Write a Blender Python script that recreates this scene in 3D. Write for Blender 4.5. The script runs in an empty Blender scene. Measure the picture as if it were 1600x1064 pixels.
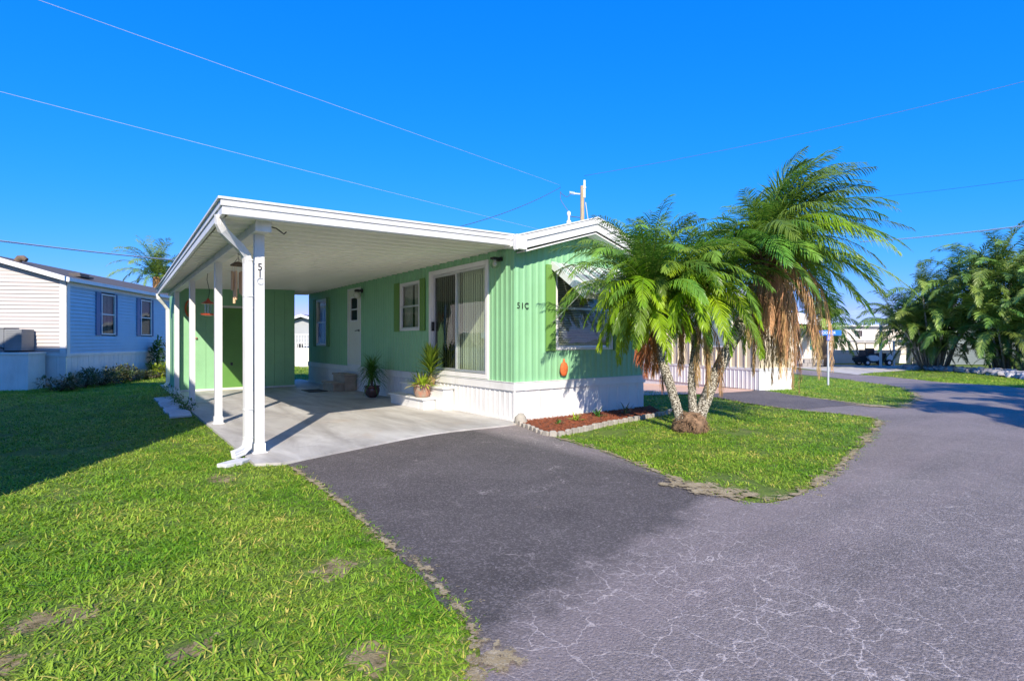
import bpy, bmesh, math, random
from mathutils import Vector, Matrix, noise
R = math.radians
scn = bpy.context.scene
# ---------------------------------------------------------------- camera
CAM = Vector((-5.71, -7.60, 1.40))
FWD = Vector((0.597, 0.802, 0.0)); RGT = Vector((0.802, -0.597, 0.0))
cd = bpy.data.cameras.new('camera'); cam = bpy.data.objects.new('camera', cd)
scn.collection.objects.link(cam); scn.camera = cam
cam.location = CAM; cam.rotation_euler = (R(90), 0, -math.atan2(FWD.x, FWD.y))
cd.sensor_width = 36; cd.lens = 19.1; cd.shift_y = 0.0006; cd.clip_end = 3000; cd.clip_start = 0.05
# ---------------------------------------------------------------- sky, sun, exposure
SUN_EL, SUN_AZ = 33.0, 209.8
w = bpy.data.worlds.new('World'); scn.world = w; w.use_nodes = True
nt = w.node_tree; bg = nt.nodes['Background']
sky = nt.nodes.new('ShaderNodeTexSky'); sky.sky_type = 'NISHITA'; sky.sun_disc = False
sky.sun_elevation = R(SUN_EL); sky.sun_rotation = R(SUN_AZ); sky.air_density = 1.0; sky.dust_density = 0.0; sky.ozone_density = 1.0
# a deep, saturated subtropical blue: one response curve per channel for the whole sky
sep = nt.nodes.new('ShaderNodeSeparateColor'); cmb = nt.nodes.new('ShaderNodeCombineColor'); nt.links.new(sky.outputs[0], sep.inputs[0])
for i, (gm, k) in enumerate(((2.3, 0.13), (0.62, 0.25), (0.40, 0.63))):
    m0 = nt.nodes.new('ShaderNodeMath'); m0.operation = 'MULTIPLY'; m0.inputs[1].default_value = 0.15; nt.links.new(sep.outputs[i], m0.inputs[0])
    m1 = nt.nodes.new('ShaderNodeMath'); m1.operation = 'POWER'; m1.inputs[1].default_value = gm; nt.links.new(m0.outputs[0], m1.inputs[0])
    m2 = nt.nodes.new('ShaderNodeMath'); m2.operation = 'MULTIPLY'; m2.inputs[1].default_value = k / 0.15; nt.links.new(m1.outputs[0], m2.inputs[0])
    m3 = nt.nodes.new('ShaderNodeMath'); m3.operation = 'MINIMUM'; m3.inputs[1].default_value = 12.0; nt.links.new(m2.outputs[0], m3.inputs[0]); nt.links.new(m3.outputs[0], cmb.inputs[i])
nt.links.new(cmb.outputs[0], bg.inputs[0])
bg.inputs[1].default_value = 0.15
sd = bpy.data.lights.new('sun', 'SUN'); so = bpy.data.objects.new('sun', sd); scn.collection.objects.link(so)
sd.energy = 3.4; sd.angle = R(0.5); sd.color = (1.0, 0.90, 0.76)
ce = math.cos(R(SUN_EL))
ldir = Vector((0.497 * ce, 0.868 * ce, -math.sin(R(SUN_EL))))
so.rotation_euler = ldir.to_track_quat('-Z', 'Y').to_euler(); so.location = (-10, -20, 15)
vs = scn.view_settings; vs.view_transform = 'Standard'; vs.look = 'None'; vs.exposure = 1.12; vs.gamma = 1
vs.use_curve_mapping = False
scn.cycles.max_bounces = 10; scn.cycles.diffuse_bounces = 7; scn.cycles.transparent_max_bounces = 12
# ---------------------------------------------------------------- helpers
C = scn.collection
rnd = random.Random(7)
def lin(c): return c / 12.92 if c <= 0.04045 else ((c + 0.055) / 1.055) ** 2.4
def S(t):
    t = max(0.0, min(1.0, t)); return t * t * (3 - 2 * t)
def g(x, y):                                   # the land falls gently towards the cross street
    u = 0.597 * (x + 5.71) + 0.802 * (y + 7.6); v = 0.802 * (x + 5.71) - 0.597 * (y + 7.6)
    return -0.6 * S((u - 14) / 16) * S((v - 1) / 5)
def tag(o, label=None, cat=None, group=None, kind=None):
    for k, v in (('label', label), ('category', cat), ('group', group), ('kind', kind)):
        if v: o[k] = v
    return o
def empty(name, loc, rz=0, **kw):
    o = bpy.data.objects.new(name, None); C.objects.link(o); o.location = loc; o.rotation_euler = (0, 0, rz)
    o.empty_display_size = 0.1
    return tag(o, **kw)
class MB:
    def __init__(s): s.v = []; s.f = []
    def add(s, vs, fs):
        n = len(s.v); s.v += [tuple(p) for p in vs]; s.f += [tuple(i + n for i in f) for f in fs]; return s
    def box(s, x0, y0, z0, x1, y1, z1):
        return s.add([(x0,y0,z0),(x1,y0,z0),(x1,y1,z0),(x0,y1,z0),(x0,y0,z1),(x1,y0,z1),(x1,y1,z1),(x0,y1,z1)],
                     [(0,3,2,1),(4,5,6,7),(0,1,5,4),(1,2,6,5),(2,3,7,6),(3,0,4,7)])
    def bar(s, a, b, wd, ht, up=(0,0,1)):      # box running from a to b
        a = Vector(a); b = Vector(b); d = (b - a).normalized(); u = Vector(up)
        sd_ = d.cross(u)
        if sd_.length < 1e-4: sd_ = d.cross(Vector((1,0,0)))
        sd_.normalize(); u = sd_.cross(d).normalized(); q = []
        for p in (a, b):
            for i, j in ((-1,-1),(1,-1),(1,1),(-1,1)): q.append(p + sd_ * wd/2 * i + u * ht/2 * j)
        return s.add(q, [(0,1,2,3),(7,6,5,4),(0,4,5,1),(1,5,6,2),(2,6,7,3),(3,7,4,0)])
    def tube(s, pts, r, n=8, cap=True, flat=1.0, ph=0.0):
        pts = [Vector(p) for p in pts]; m = len(pts); rr = r if isinstance(r, (list, tuple)) else [r] * m
        q = []; ref = None
        for i, p in enumerate(pts):
            d = (pts[min(i+1, m-1)] - pts[max(i-1, 0)]).normalized()
            if ref is None:
                ref = Vector((0,0,1)) if abs(d.z) < 0.9 else Vector((1,0,0))
            a = d.cross(ref).normalized(); b = a.cross(d).normalized(); ref = b
            for k in range(n):
                t = 2 * math.pi * (k + ph) / n; q.append(p + a * math.cos(t) * rr[i] + b * math.sin(t) * rr[i] * flat)
        fs = [(i*n+k, i*n+(k+1)%n, (i+1)*n+(k+1)%n, (i+1)*n+k) for i in range(m-1) for k in range(n)]
        if cap: fs += [tuple(range(n))[::-1], tuple((m-1)*n + k for k in range(n))]
        return s.add(q, fs)
    def lathe(s, prof, n=20, c=(0,0,0), wob=0.0, seed=0):
        q = []
        for (r, z) in prof:
            for k in range(n):
                t = 2*math.pi*k/n
                rw = r * (1 + wob * noise.noise((math.cos(t)*2+seed, math.sin(t)*2, z*6)))
                q.append((c[0]+rw*math.cos(t), c[1]+rw*math.sin(t), c[2]+z))
        m = len(prof)
        fs = [(i*n+k, i*n+(k+1)%n, (i+1)*n+(k+1)%n, (i+1)*n+k) for i in range(m-1) for k in range(n)]
        if prof[0][0] > 1e-4: fs.append(tuple(range(n))[::-1])
        if prof[-1][0] > 1e-4: fs.append(tuple((m-1)*n+k for k in range(n)))
        return s.add(q, fs)
    def prism(s, poly, z0, z1, axis='z'):
        n = len(poly)
        def P(a, b, c): return {'z': (a,b,c), 'y': (a,c,b), 'x': (c,a,b)}[axis]
        q = [P(a, b, z0) for a, b in poly] + [P(a, b, z1) for a, b in poly]
        return s.add(q, [tuple(range(n))[::-1], tuple(range(n, 2*n))] + [(i, (i+1)%n, n+(i+1)%n, n+i) for i in range(n)])
    def quad(s, a, b, c, d): return s.add([a,b,c,d], [(0,1,2,3)])
    def build(s, name, m, parent=None, smooth=False, bevel=0, loc=None, fix=True, **kw):
        me = bpy.data.meshes.new(name); me.from_pydata(s.v, [], s.f)
        if fix:
            bm = bmesh.new(); bm.from_mesh(me); bmesh.ops.recalc_face_normals(bm, faces=bm.faces); bm.to_mesh(me); bm.free()
        if smooth:
            me.shade_smooth() if smooth is True else me.shade_smooth()
            if smooth != True:
                bm = bmesh.new(); bm.from_mesh(me)
                for e in bm.edges:
                    if len(e.link_faces) == 2 and e.calc_face_angle(0) > R(smooth): e.smooth = False
                bm.to_mesh(me); bm.free()
        return link(name, me, m, parent, bevel, loc, **kw)
def link(name, me, m, parent=None, bevel=0, loc=None, **kw):
    o = bpy.data.objects.new(name, me); C.objects.link(o)
    if m is not None and not me.materials: me.materials.append(m)
    if parent is not None: o.parent = parent
    if loc is not None: o.location = loc
    if bevel:
        b = o.modifiers.new('bevel', 'BEVEL'); b.width = bevel; b.segments = 2; b.limit_method = 'ANGLE'; b.angle_limit = R(40)
    return tag(o, **kw)
def copy_tree(o, parent=None):
    c = o.copy(); C.objects.link(c)
    if parent is not None: c.parent = parent
    for ch in list(o.children): copy_tree(ch, c)
    return c
# ---------------------------------------------------------------- materials
def col(r, gg, b): return (lin(r/255), lin(gg/255), lin(b/255), 1)
def mat(name, c, rough=0.6, var=0.12, scale=3.0, bump=0.0, bscale=60, metal=0.0, c2=None, spec=0.5, grime=0.0, stretch=None, trans=0.0, objvar=0.0, coat=0.0):
    m = bpy.data.materials.new(name); m.use_nodes = True; t = m.node_tree; N = t.nodes; Lk = t.links
    p = N['Principled BSDF']; p.inputs['Roughness'].default_value = rough; p.inputs['Metallic'].default_value = metal
    p.inputs['Specular IOR Level'].default_value = spec
    if coat: p.inputs['Coat Weight'].default_value = coat
    tc = N.new('ShaderNodeTexCoord'); mp = N.new('ShaderNodeMapping'); Lk.new(tc.outputs['Object'], mp.inputs[0])
    if stretch: mp.inputs['Scale'].default_value = stretch
    n1 = N.new('ShaderNodeTexNoise'); n1.inputs['Scale'].default_value = scale; n1.inputs['Detail'].default_value = 6; n1.inputs['Roughness'].default_value = 0.6
    Lk.new(mp.outputs[0], n1.inputs['Vector'])
    mr = N.new('ShaderNodeMapRange'); mr.inputs[1].default_value = 0.3; mr.inputs[2].default_value = 0.7; Lk.new(n1.outputs[0], mr.inputs[0])
    mx = N.new('ShaderNodeMix'); mx.data_type = 'RGBA'
    a = c2 if c2 else tuple(v * (1 - var) for v in c[:3]) + (1,)
    b = c if c2 else tuple(min(1, v * (1 + var)) for v in c[:3]) + (1,)
    mx.inputs[6].default_value = a; mx.inputs[7].default_value = b; Lk.new(mr.outputs[0], mx.inputs[0]); out = mx.outputs[2]
    if grime:
        n2 = N.new('ShaderNodeTexNoise'); n2.inputs['Scale'].default_value = 1.3; n2.inputs['Detail'].default_value = 9; n2.inputs['Roughness'].default_value = 0.72
        mp2 = N.new('ShaderNodeMapping'); mp2.inputs['Scale'].default_value = (2, 2, 0.6); Lk.new(tc.outputs['Object'], mp2.inputs[0]); Lk.new(mp2.outputs[0], n2.inputs['Vector'])
        r2 = N.new('ShaderNodeMapRange'); r2.inputs[1].default_value = 0.5; r2.inputs[2].default_value = 0.75; r2.inputs[4].default_value = grime; Lk.new(n2.outputs[0], r2.inputs[0])
        m2 = N.new('ShaderNodeMix'); m2.data_type = 'RGBA'; m2.inputs[7].default_value = (c[0]*.45+.02, c[1]*.42+.015, c[2]*.36+.01, 1)
        Lk.new(r2.outputs[0], m2.inputs[0]); Lk.new(out, m2.inputs[6]); out = m2.outputs[2]
    if objvar:
        oi = N.new('ShaderNodeObjectInfo'); h = N.new('ShaderNodeHueSaturation')
        r3 = N.new('ShaderNodeMapRange'); r3.inputs[3].default_value = 1 - objvar; r3.inputs[4].default_value = 1 + objvar; Lk.new(oi.outputs['Random'], r3.inputs[0]); Lk.new(r3.outputs[0], h.inputs['Value'])
        r4 = N.new('ShaderNodeMapRange'); r4.inputs[3].default_value = 0.5 - objvar*.06; r4.inputs[4].default_value = 0.5 + objvar*.06
        wn = N.new('ShaderNodeMath'); wn.operation = 'FRACT'; ml = N.new('ShaderNodeMath'); ml.operation = 'MULTIPLY'; ml.inputs[1].default_value = 17.3
        Lk.new(oi.outputs['Random'], ml.inputs[0]); Lk.new(ml.outputs[0], wn.inputs[0]); Lk.new(wn.outputs[0], r4.inputs[0]); Lk.new(r4.outputs[0], h.inputs['Hue'])
        Lk.new(out, h.inputs['Color']); out = h.outputs[0]
    Lk.new(out, p.inputs['Base Color'])
    if bump:
        n3 = N.new('ShaderNodeTexNoise'); n3.inputs['Scale'].default_value = bscale; n3.inputs['Detail'].default_value = 5; Lk.new(mp.outputs[0], n3.inputs['Vector'])
        bp = N.new('ShaderNodeBump'); bp.inputs['Strength'].default_value = bump; bp.inputs['Distance'].default_value = 0.01
        Lk.new(n3.outputs[0], bp.inputs['Height']); Lk.new(bp.outputs[0], p.inputs['Normal'])
    if trans:
        tr = N.new('ShaderNodeBsdfTranslucent'); Lk.new(out, tr.inputs[0]); ms = N.new('ShaderNodeMixShader'); ms.inputs[0].default_value = trans
        Lk.new(p.outputs[0], ms.inputs[1]); Lk.new(tr.outputs[0], ms.inputs[2]); Lk.new(ms.outputs[0], N['Material Output'].inputs[0])
    return m
def glassmat(name, tint=(0.75,0.8,0.78,1), refl=0.9):
    m = bpy.data.materials.new(name); m.use_nodes = True; t = m.node_tree; N = t.nodes; Lk = t.links
    N.remove(N['Principled BSDF']); tr = N.new('ShaderNodeBsdfTransparent'); tr.inputs[0].default_value = tint
    gl = N.new('ShaderNodeBsdfGlossy'); gl.inputs['Roughness'].default_value = 0.015; gl.inputs[0].default_value = (refl,)*3 + (1,)
    fr = N.new('ShaderNodeLayerWeight'); fr.inputs[0].default_value = 0.5; pw = N.new('ShaderNodeMath'); pw.operation = 'POWER'; pw.inputs[1].default_value = 3.5; Lk.new(fr.outputs['Facing'], pw.inputs[0])
    nz = N.new('ShaderNodeTexNoise'); nz.inputs['Scale'].default_value = 1.4; bp = N.new('ShaderNodeBump'); bp.inputs['Strength'].default_value = 0.05; bp.inputs['Distance'].default_value = 0.1
    Lk.new(nz.outputs[0], bp.inputs['Height']); Lk.new(bp.outputs[0], gl.inputs['Normal'])
    mul = N.new('ShaderNodeMath'); mul.operation = 'MULTIPLY_ADD'; mul.inputs[1].default_value = 0.65; mul.inputs[2].default_value = 0.06; mul.use_clamp = True; Lk.new(pw.outputs[0], mul.inputs[0])
    mx = N.new('ShaderNodeMixShader'); Lk.new(mul.outputs[0], mx.inputs[0]); Lk.new(tr.outputs[0], mx.inputs[1]); Lk.new(gl.outputs[0], mx.inputs[2]); Lk.new(mx.outputs[0], N['Material Output'].inputs[0])
    return m
M = {}
GREEN = (0.235, 0.485, 0.26, 1)
M['siding'] = mat('green_siding', GREEN, 0.42, 0.06, 2.0, 0.2, 18, grime=0.16)
M['siding_wood'] = mat('green_painted_plywood', (0.25, 0.50, 0.265, 1), 0.6, 0.06, 2.0, 0.3, 40, grime=0.15)
M['white'] = mat('white_metal', (0.72, 0.72, 0.71, 1), 0.4, 0.05, 2.0, 0.15, 30, grime=0.30)
M['white_dirty'] = mat('white_weathered', (0.74, 0.74, 0.72, 1), 0.5, 0.05, 2.5, 0.2, 40, grime=0.3)
M['ceil'] = mat('cream_ceiling_metal', (0.86, 0.85, 0.76, 1), 0.28, 0.05, 1.5, 0.05, 20, grime=0.12)
M['shutter'] = mat('olive_green_paint', (0.13, 0.28, 0.055, 1), 0.6, 0.08, 2.0, 0.15, 60, stretch=(1,1,0.1), grime=0.1)
M['door_green'] = mat('dark_green_door_paint', (0.11, 0.27, 0.05, 1), 0.5, 0.08, 2.0, 0.1, 60, grime=0.15)
M['cream'] = mat('cream_door_paint', (0.72, 0.71, 0.60, 1), 0.45, 0.04, 2.0, 0.05, 40, grime=0.05)
M['dark'] = mat('black_metal', (0.02, 0.02, 0.022, 1), 0.4, 0.2)
M['interior'] = mat('dim_interior', (0.12, 0.11, 0.1, 1), 0.9, 0.2)
M['glass'] = glassmat('window_glass', (0.93, 0.96, 0.93, 1), 0.8); M['screen'] = glassmat('screened_glass', (0.60, 0.62, 0.60, 1), 0.6)
M['blind'] = mat('pale_green_blinds', (0.74, 0.80, 0.60, 1), 0.7, 0.06, 8, stretch=(8, 8, .3), trans=0.1)
M['curtain'] = mat('grey_curtain', (0.58, 0.57, 0.53, 1), 0.9, 0.1, 6, trans=0.25)
M['alu'] = mat('silver_aluminium', (0.62, 0.63, 0.64, 1), 0.35, 0.06, 6, metal=0.7)
M['roof'] = mat('white_roof_coating', (0.75, 0.75, 0.76, 1), 0.55, 0.06, 2, 0.1, 30, grime=0.2)
M['concrete_steps'] = mat('grey_concrete', (0.38, 0.31, 0.24, 1), 0.85, 0.2, 5, 0.5, 60, grime=0.4)
M['terracotta'] = mat('mottled_terracotta', (0.42, 0.14, 0.08, 1), 0.5, 0.2, 9, 0.2, 40, c2=(0.22, 0.25, 0.2, 1))
M['glaze'] = mat('dark_red_glaze', (0.14, 0.035, 0.03, 1), 0.25, 0.3, 8, c2=(0.05, 0.06, 0.06, 1))
M['soil'] = mat('potting_soil', (0.03, 0.02, 0.014, 1), 0.95, 0.3, 20, 0.6, 80)
M['leaf'] = mat('palm_leaf', (0.25, 0.41, 0.05, 1), 0.34, 0.3, 1.6, c2=(0.11, 0.24, 0.035, 1), trans=0.42, objvar=0.35, spec=0.3)
M['leaf_yellow'] = mat('palm_leaf_yellow', (0.38, 0.52, 0.02, 1), 0.36, 0.3, 1.6, c2=(0.19, 0.38, 0.018, 1), trans=0.42, objvar=0.2, spec=0.3)
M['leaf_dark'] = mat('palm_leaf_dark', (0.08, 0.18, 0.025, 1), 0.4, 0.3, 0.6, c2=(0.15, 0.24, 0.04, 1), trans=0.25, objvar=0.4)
M['leaf_far'] = mat('palm_leaf_distant', (0.27, 0.37, 0.07, 1), 0.45, 0.3, 0.6, c2=(0.11, 0.23, 0.04, 1), trans=0.28, objvar=0.4)
M['dead'] = mat('dead_palm_frond', (0.66, 0.42, 0.20, 1), 0.8, 0.3, 4, c2=(0.40, 0.24, 0.11, 1), trans=0.2, objvar=0.35)
M['dead_orange'] = mat('orange_dead_frond', (0.52, 0.17, 0.04, 1), 0.8, 0.3, 4, c2=(0.28, 0.11, 0.04, 1), trans=0.2, objvar=0.3)
M['rachis'] = mat('frond_stem', (0.16, 0.24, 0.04, 1), 0.45, 0.2, 3)
M['rach_dead'] = mat('dead_frond_stem', (0.38, 0.22, 0.10, 1), 0.7, 0.3, 5)
M['fibre'] = mat('brown_palm_fibre', (0.34, 0.21, 0.12, 1), 0.95, 0.4, 12, 1.0, 60, c2=(0.08, 0.05, 0.03, 1))
M['bromeliad'] = mat('yellow_green_leaf', (0.52, 0.60, 0.06, 1), 0.4, 0.3, 9, c2=(0.24, 0.42, 0.03, 1), trans=0.3)
M['brom_pale'] = mat('straw_leaf', (0.55, 0.42, 0.18, 1), 0.7, 0.3, 9, trans=0.3)
M['dracaena'] = mat('dark_green_leaf', (0.08, 0.21, 0.03, 1), 0.35, 0.3, 8, trans=0.25)
M['yellow_leaf'] = mat('yellow_shrub_leaf', (0.42, 0.42, 0.03, 1), 0.45, 0.3, 3, c2=(0.20, 0.32, 0.03, 1), trans=0.3, objvar=.1)
M['croton'] = mat('purple_green_leaf', (0.17, 0.12, 0.08, 1), 0.45, 0.3, 4, c2=(0.08, 0.17, 0.04, 1), trans=0.2)
M['green_leaf'] = mat('shrub_leaf', (0.10, 0.24, 0.03, 1), 0.4, 0.3, 4, c2=(0.05, 0.14, 0.02, 1), trans=0.3)
M['bark'] = mat('brown_bark', (0.14, 0.10, 0.07, 1), 0.9, 0.3, 10, 0.6, 40)
M['orange_bark'] = mat('orange_crownshaft', (0.45, 0.23, 0.09, 1), 0.7, 0.3, 6)
M['wood'] = mat('weathered_pole_wood', (0.42, 0.33, 0.20, 1), 0.85, 0.25, 9, 0.5, 40, stretch=(3, 3, .3))
M['blue_siding'] = mat('blue_vinyl', (0.48, 0.58, 0.70, 1), 0.5, 0.05, 2, 0.1, 30)
M['beige_siding'] = mat('beige_vinyl', (0.50, 0.46, 0.44, 1), 0.5, 0.05, 2, 0.1, 30)
M['pale_siding'] = mat('pale_cream_vinyl', (0.74, 0.68, 0.60, 1), 0.55, 0.05, 2)
M['grey_siding'] = mat('grey_vinyl', (0.36, 0.38, 0.39, 1), 0.55, 0.05, 2)
M['blue_shutter'] = mat('blue_shutter_paint', (0.012, 0.13, 0.30, 1), 0.5, 0.1, 3)
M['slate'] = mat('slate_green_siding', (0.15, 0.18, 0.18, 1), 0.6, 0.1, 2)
M['shingle'] = mat('grey_shingle', (0.10, 0.09, 0.085, 1), 0.9, 0.25, 30, 0.5, 60)
M['blue_roof'] = mat('blue_grey_metal_roof', (0.30, 0.40, 0.55, 1), 0.4, 0.1, 2)
M['teal'] = mat('teal_glazing', (0.05, 0.28, 0.33, 1), 0.25, 0.1, 3)
M['ac'] = mat('grey_ac_casing', (0.20, 0.21, 0.22, 1), 0.45, 0.1, 4, grime=0.1)
M['elec'] = mat('blue_grey_box', (0.35, 0.48, 0.60, 1), 0.4, 0.05)
M['rubber'] = mat('black_rubber', (0.018, 0.018, 0.02, 1), 0.7, 0.2)
M['cartwhite'] = mat('white_plastic_body', (0.75, 0.75, 0.76, 1), 0.25, 0.04, coat=0.5)
M['seat'] = mat('dark_vinyl_seat', (0.03, 0.032, 0.04, 1), 0.5, 0.2)
M['signblue'] = mat('blue_sign_sheeting', (0.02, 0.16, 0.72, 1), 0.35, 0.06)
M['sign_white'] = mat('white_lettering', (0.82, 0.84, 0.86, 1), 0.5, 0.02)
M['black_letter'] = mat('black_lettering', (0.015, 0.015, 0.018, 1), 0.5, 0.1)
M['faint_letter'] = mat('faded_grey_lettering', (0.38, 0.40, 0.43, 1), 0.5, 0.1)
M['bamboo'] = mat('pale_bamboo', (0.68, 0.43, 0.25, 1), 0.55, 0.25, 12, stretch=(1, 1, .3))
M['straw_blind'] = mat('ivory_blinds', (0.72, 0.66, 0.50, 1), 0.7, 0.06, 5)
M['g_awn'] = mat('pale_green_slat', (0.42, 0.52, 0.45, 1), 0.45, 0.05, 3, grime=.1)
M['red'] = mat('red_paint', (0.50, 0.07, 0.03, 1), 0.4, 0.2, 6)
M['orange'] = mat('orange_straw', (0.62, 0.13, 0.03, 1), 0.7, 0.3, 20, 0.6, 60)
M['glass_clear'] = glassmat('clear_window_glass', (0.95, 0.96, 0.97, 1), 0.25)
M['globe'] = glassmat('lamp_globe_glass', (0.85, 0.86, 0.82, 1), 0.9)
M['opal'] = mat('opal_glass', (0.62, 0.62, 0.52, 1), 0.15, 0.1, 4)
M['wire'] = mat('power_cable', (0.40, 0.46, 0.54, 1), 0.5, 0.1)
M['wire_dark'] = mat('dark_cable', (0.07, 0.10, 0.15, 1), 0.5, 0.1)
M['galv'] = mat('galvanised_post', (0.50, 0.54, 0.56, 1), 0.45, 0.1, 5, metal=0.3)
M['paver'] = mat('pale_paver', (0.55, 0.56, 0.56, 1), 0.85, 0.15, 6, 0.4, 50, grime=0.3, objvar=.1)
M['edgestone'] = mat('pale_edging_brick', (0.36, 0.33, 0.28, 1), 0.85, 0.2, 8, 0.5, 60, grime=0.35, objvar=.15)
M['rock'] = mat('pale_rock', (0.34, 0.33, 0.34, 1), 0.85, 0.3, 4, 0.5, 20, objvar=.3)
M['mulch'] = mat('red_mulch', (0.38, 0.10, 0.035, 1), 0.9, 0.4, 14, 0.8, 60, c2=(0.09, 0.04, 0.025, 1))
M['block'] = mat('grey_block', (0.30, 0.28, 0.27, 1), 0.9, 0.2, 6)
M['mat'] = mat('dark_doormat', (0.06, 0.05, 0.05, 1), 0.95, 0.4, 12, 0.5, 80)
M['warm_cream'] = mat('warm_cream_siding', (0.72, 0.63, 0.44, 1), 0.5, 0.06, 2.0, 0.1, 30, grime=0.15)
M['pinkslab'] = mat('salmon_concrete', (0.62, 0.40, 0.28, 1), 0.8, 0.12, 3, 0.2, 40, grime=0.1)

def ground_mat(name, kind):
    m = bpy.data.materials.new(name); m.use_nodes = True; t = m.node_tree; N = t.nodes; Lk = t.links
    p = N['Principled BSDF']; p.inputs['Roughness'].default_value = 0.9; p.inputs['Specular IOR Level'].default_value = 0.25
    tc = N.new('ShaderNodeNewGeometry'); P = tc.outputs['Position']
    def nz(s, d=6, r=0.6, vec=P, dist=0):
        n = N.new('ShaderNodeTexNoise'); n.inputs['Scale'].default_value = s; n.inputs['Detail'].default_value = d; n.inputs['Roughness'].default_value = r; n.inputs['Distortion'].default_value = dist; Lk.new(vec, n.inputs['Vector']); return n.outputs[0]
    def mr(v, a, b, c=0, d=1):
        n = N.new('ShaderNodeMapRange'); n.inputs[1].default_value = a; n.inputs[2].default_value = b; n.inputs[3].default_value = c; n.inputs[4].default_value = d; Lk.new(v, n.inputs[0]); return n.outputs[0]
    def mix(f, a, b, bt='MIX'):
        n = N.new('ShaderNodeMix'); n.data_type = 'RGBA'; n.blend_type = bt
        for s_, v in ((0, f), (6, a), (7, b)):
            if isinstance(v, (tuple, float, int)): n.inputs[s_].default_value = v
            else: Lk.new(v, n.inputs[s_])
        return n.outputs[2]
    def math_(op, a, b=0.0):
        n = N.new('ShaderNodeMath'); n.operation = op
        for i, v in enumerate((a, b)):
            if isinstance(v, (float, int)): n.inputs[i].default_value = v
            else: Lk.new(v, n.inputs[i])
        return n.outputs[0]
    def warp(sc, amt):
        n = N.new('ShaderNodeTexNoise'); n.inputs['Scale'].default_value = sc; n.inputs['Detail'].default_value = 4; Lk.new(P, n.inputs['Vector'])
        v = N.new('ShaderNodeVectorMath'); v.operation = 'MULTIPLY_ADD'; Lk.new(n.outputs[1], v.inputs[0]); v.inputs[1].default_value = (amt,)*3; Lk.new(P, v.inputs[2]); return v.outputs[0]
    h = None
    if kind == 'lawn':
        c = mix(mr(nz(14, 8, .7), .35, .65), (0.055, 0.105, 0.016, 1), (0.15, 0.22, 0.035, 1))
        c = mix(mr(nz(90, 4, .7), .45, .7, 0, .6), c, (0.22, 0.25, 0.06, 1))
        c = mix(mr(nz(0.9, 7, .7), .58, .72, 0, .7), c, (0.20, 0.15, 0.08, 1)); h = nz(60, 6, .7); bs = .9
    elif kind in ('road', 'lane'):
        c = mix(mr(nz(0.7, 8, .65), .35, .68), (0.180, 0.155, 0.142, 1), (0.262, 0.228, 0.208, 1))
        if kind == 'road':
            sx = N.new('ShaderNodeSeparateXYZ'); Lk.new(P, sx.inputs[0])
            wob = math_('MULTIPLY', math_('SUBTRACT', nz(1.6, 7, .65), .5), 1.1)
            dl = math_('ADD', math_('SUBTRACT', sx.outputs[1], math_('MULTIPLY', sx.outputs[0], .197)), math_('ADD', wob, 4.60))
            seal = math_('MULTIPLY', mr(dl, -.10, .22), mr(sx.outputs[0], -.75, -1.1))
            c = mix(math_('MULTIPLY', seal, .92), c, mix(mr(nz(1.1, 9, .7), .36, .66), (0.078, 0.069, 0.064, 1), (0.125, 0.110, 0.103, 1)))
        else: seal = mr(nz(1, 2), -1, 0, 1, 1); c = mix(mr(nz(1.1, 9, .7), .36, .66), (0.10, 0.09, 0.088, 1), (0.16, 0.142, 0.138, 1))
        s2 = N.new('ShaderNodeSeparateXYZ'); Lk.new(P, s2.inputs[0]); xp = s2.outputs[0]
        inv = math_('SUBTRACT', 1.0, seal)
        vo = N.new('ShaderNodeTexVoronoi'); vo.inputs['Scale'].default_value = 78; Lk.new(P, vo.inputs['Vector'])
        sk = math_('SUBTRACT', 1.0, math_('MULTIPLY', seal, .45))
        c = mix(math_('MULTIPLY', mr(vo.outputs['Color'], .5, 1.0, 0, .7), sk), c, (0.46, 0.41, 0.40, 1)); c = mix(mr(nz(120, 5, .85), .47, .66, 0, .6), c, (0.045, 0.04, 0.042, 1)); c = mix(math_('MULTIPLY', mr(nz(80, 5, .8), .58, .70, 0, .6), sk), c, (0.50, 0.45, 0.44, 1)); c = mix(mr(nz(16, 4, .7), .70, .74, 0, .75), c, (0.55, 0.48, 0.42, 1))
        for sc, wd, wp, amt, ms, lo, hi in ((3.6, .016, .24, .95, .35, .36, .50), (8.5, .024, .12, .75, .8, .44, .60), (17, .045, .08, .25, .9, .46, .64)):
            v = N.new('ShaderNodeTexVoronoi'); v.feature = 'DISTANCE_TO_EDGE'; v.inputs['Scale'].default_value = sc; Lk.new(warp(5.5, wp), v.inputs['Vector'])
            w3 = math_('MULTIPLY', mr(nz(23, 3, .6), .3, .7, .35, 1.5), wd)
            ln = math_('SUBTRACT', 1.0, mr(math_('DIVIDE', v.outputs['Distance'], w3), .35, 1.0)); f = math_('MULTIPLY', ln, math_('MULTIPLY', mr(nz(ms, 5, .6), lo, hi, 0.04, amt), mr(xp, 1.5, -2.0, .22, 1)))
            f = math_('MULTIPLY', f, math_('ADD', math_('MULTIPLY', inv, .9), math_('MULTIPLY', seal, mr(nz(1.9, 5, .6), .55, .68, 0, .5)))); c = mix(f, c, (0.62, 0.55, 0.50, 1))
        c = mix(mr(nz(1.7, 9, .75), .64, .78, 0, .5), c, (0.44, 0.35, 0.26, 1))
        c = mix(mr(nz(6.5, 6, .7), .67, .74, 0, .6), c, (0.58, 0.53, 0.50, 1)); c = mix(mr(nz(3.4, 8, .75), .60, .74, 0, .35), c, (0.05, 0.045, 0.055, 1))
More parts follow.
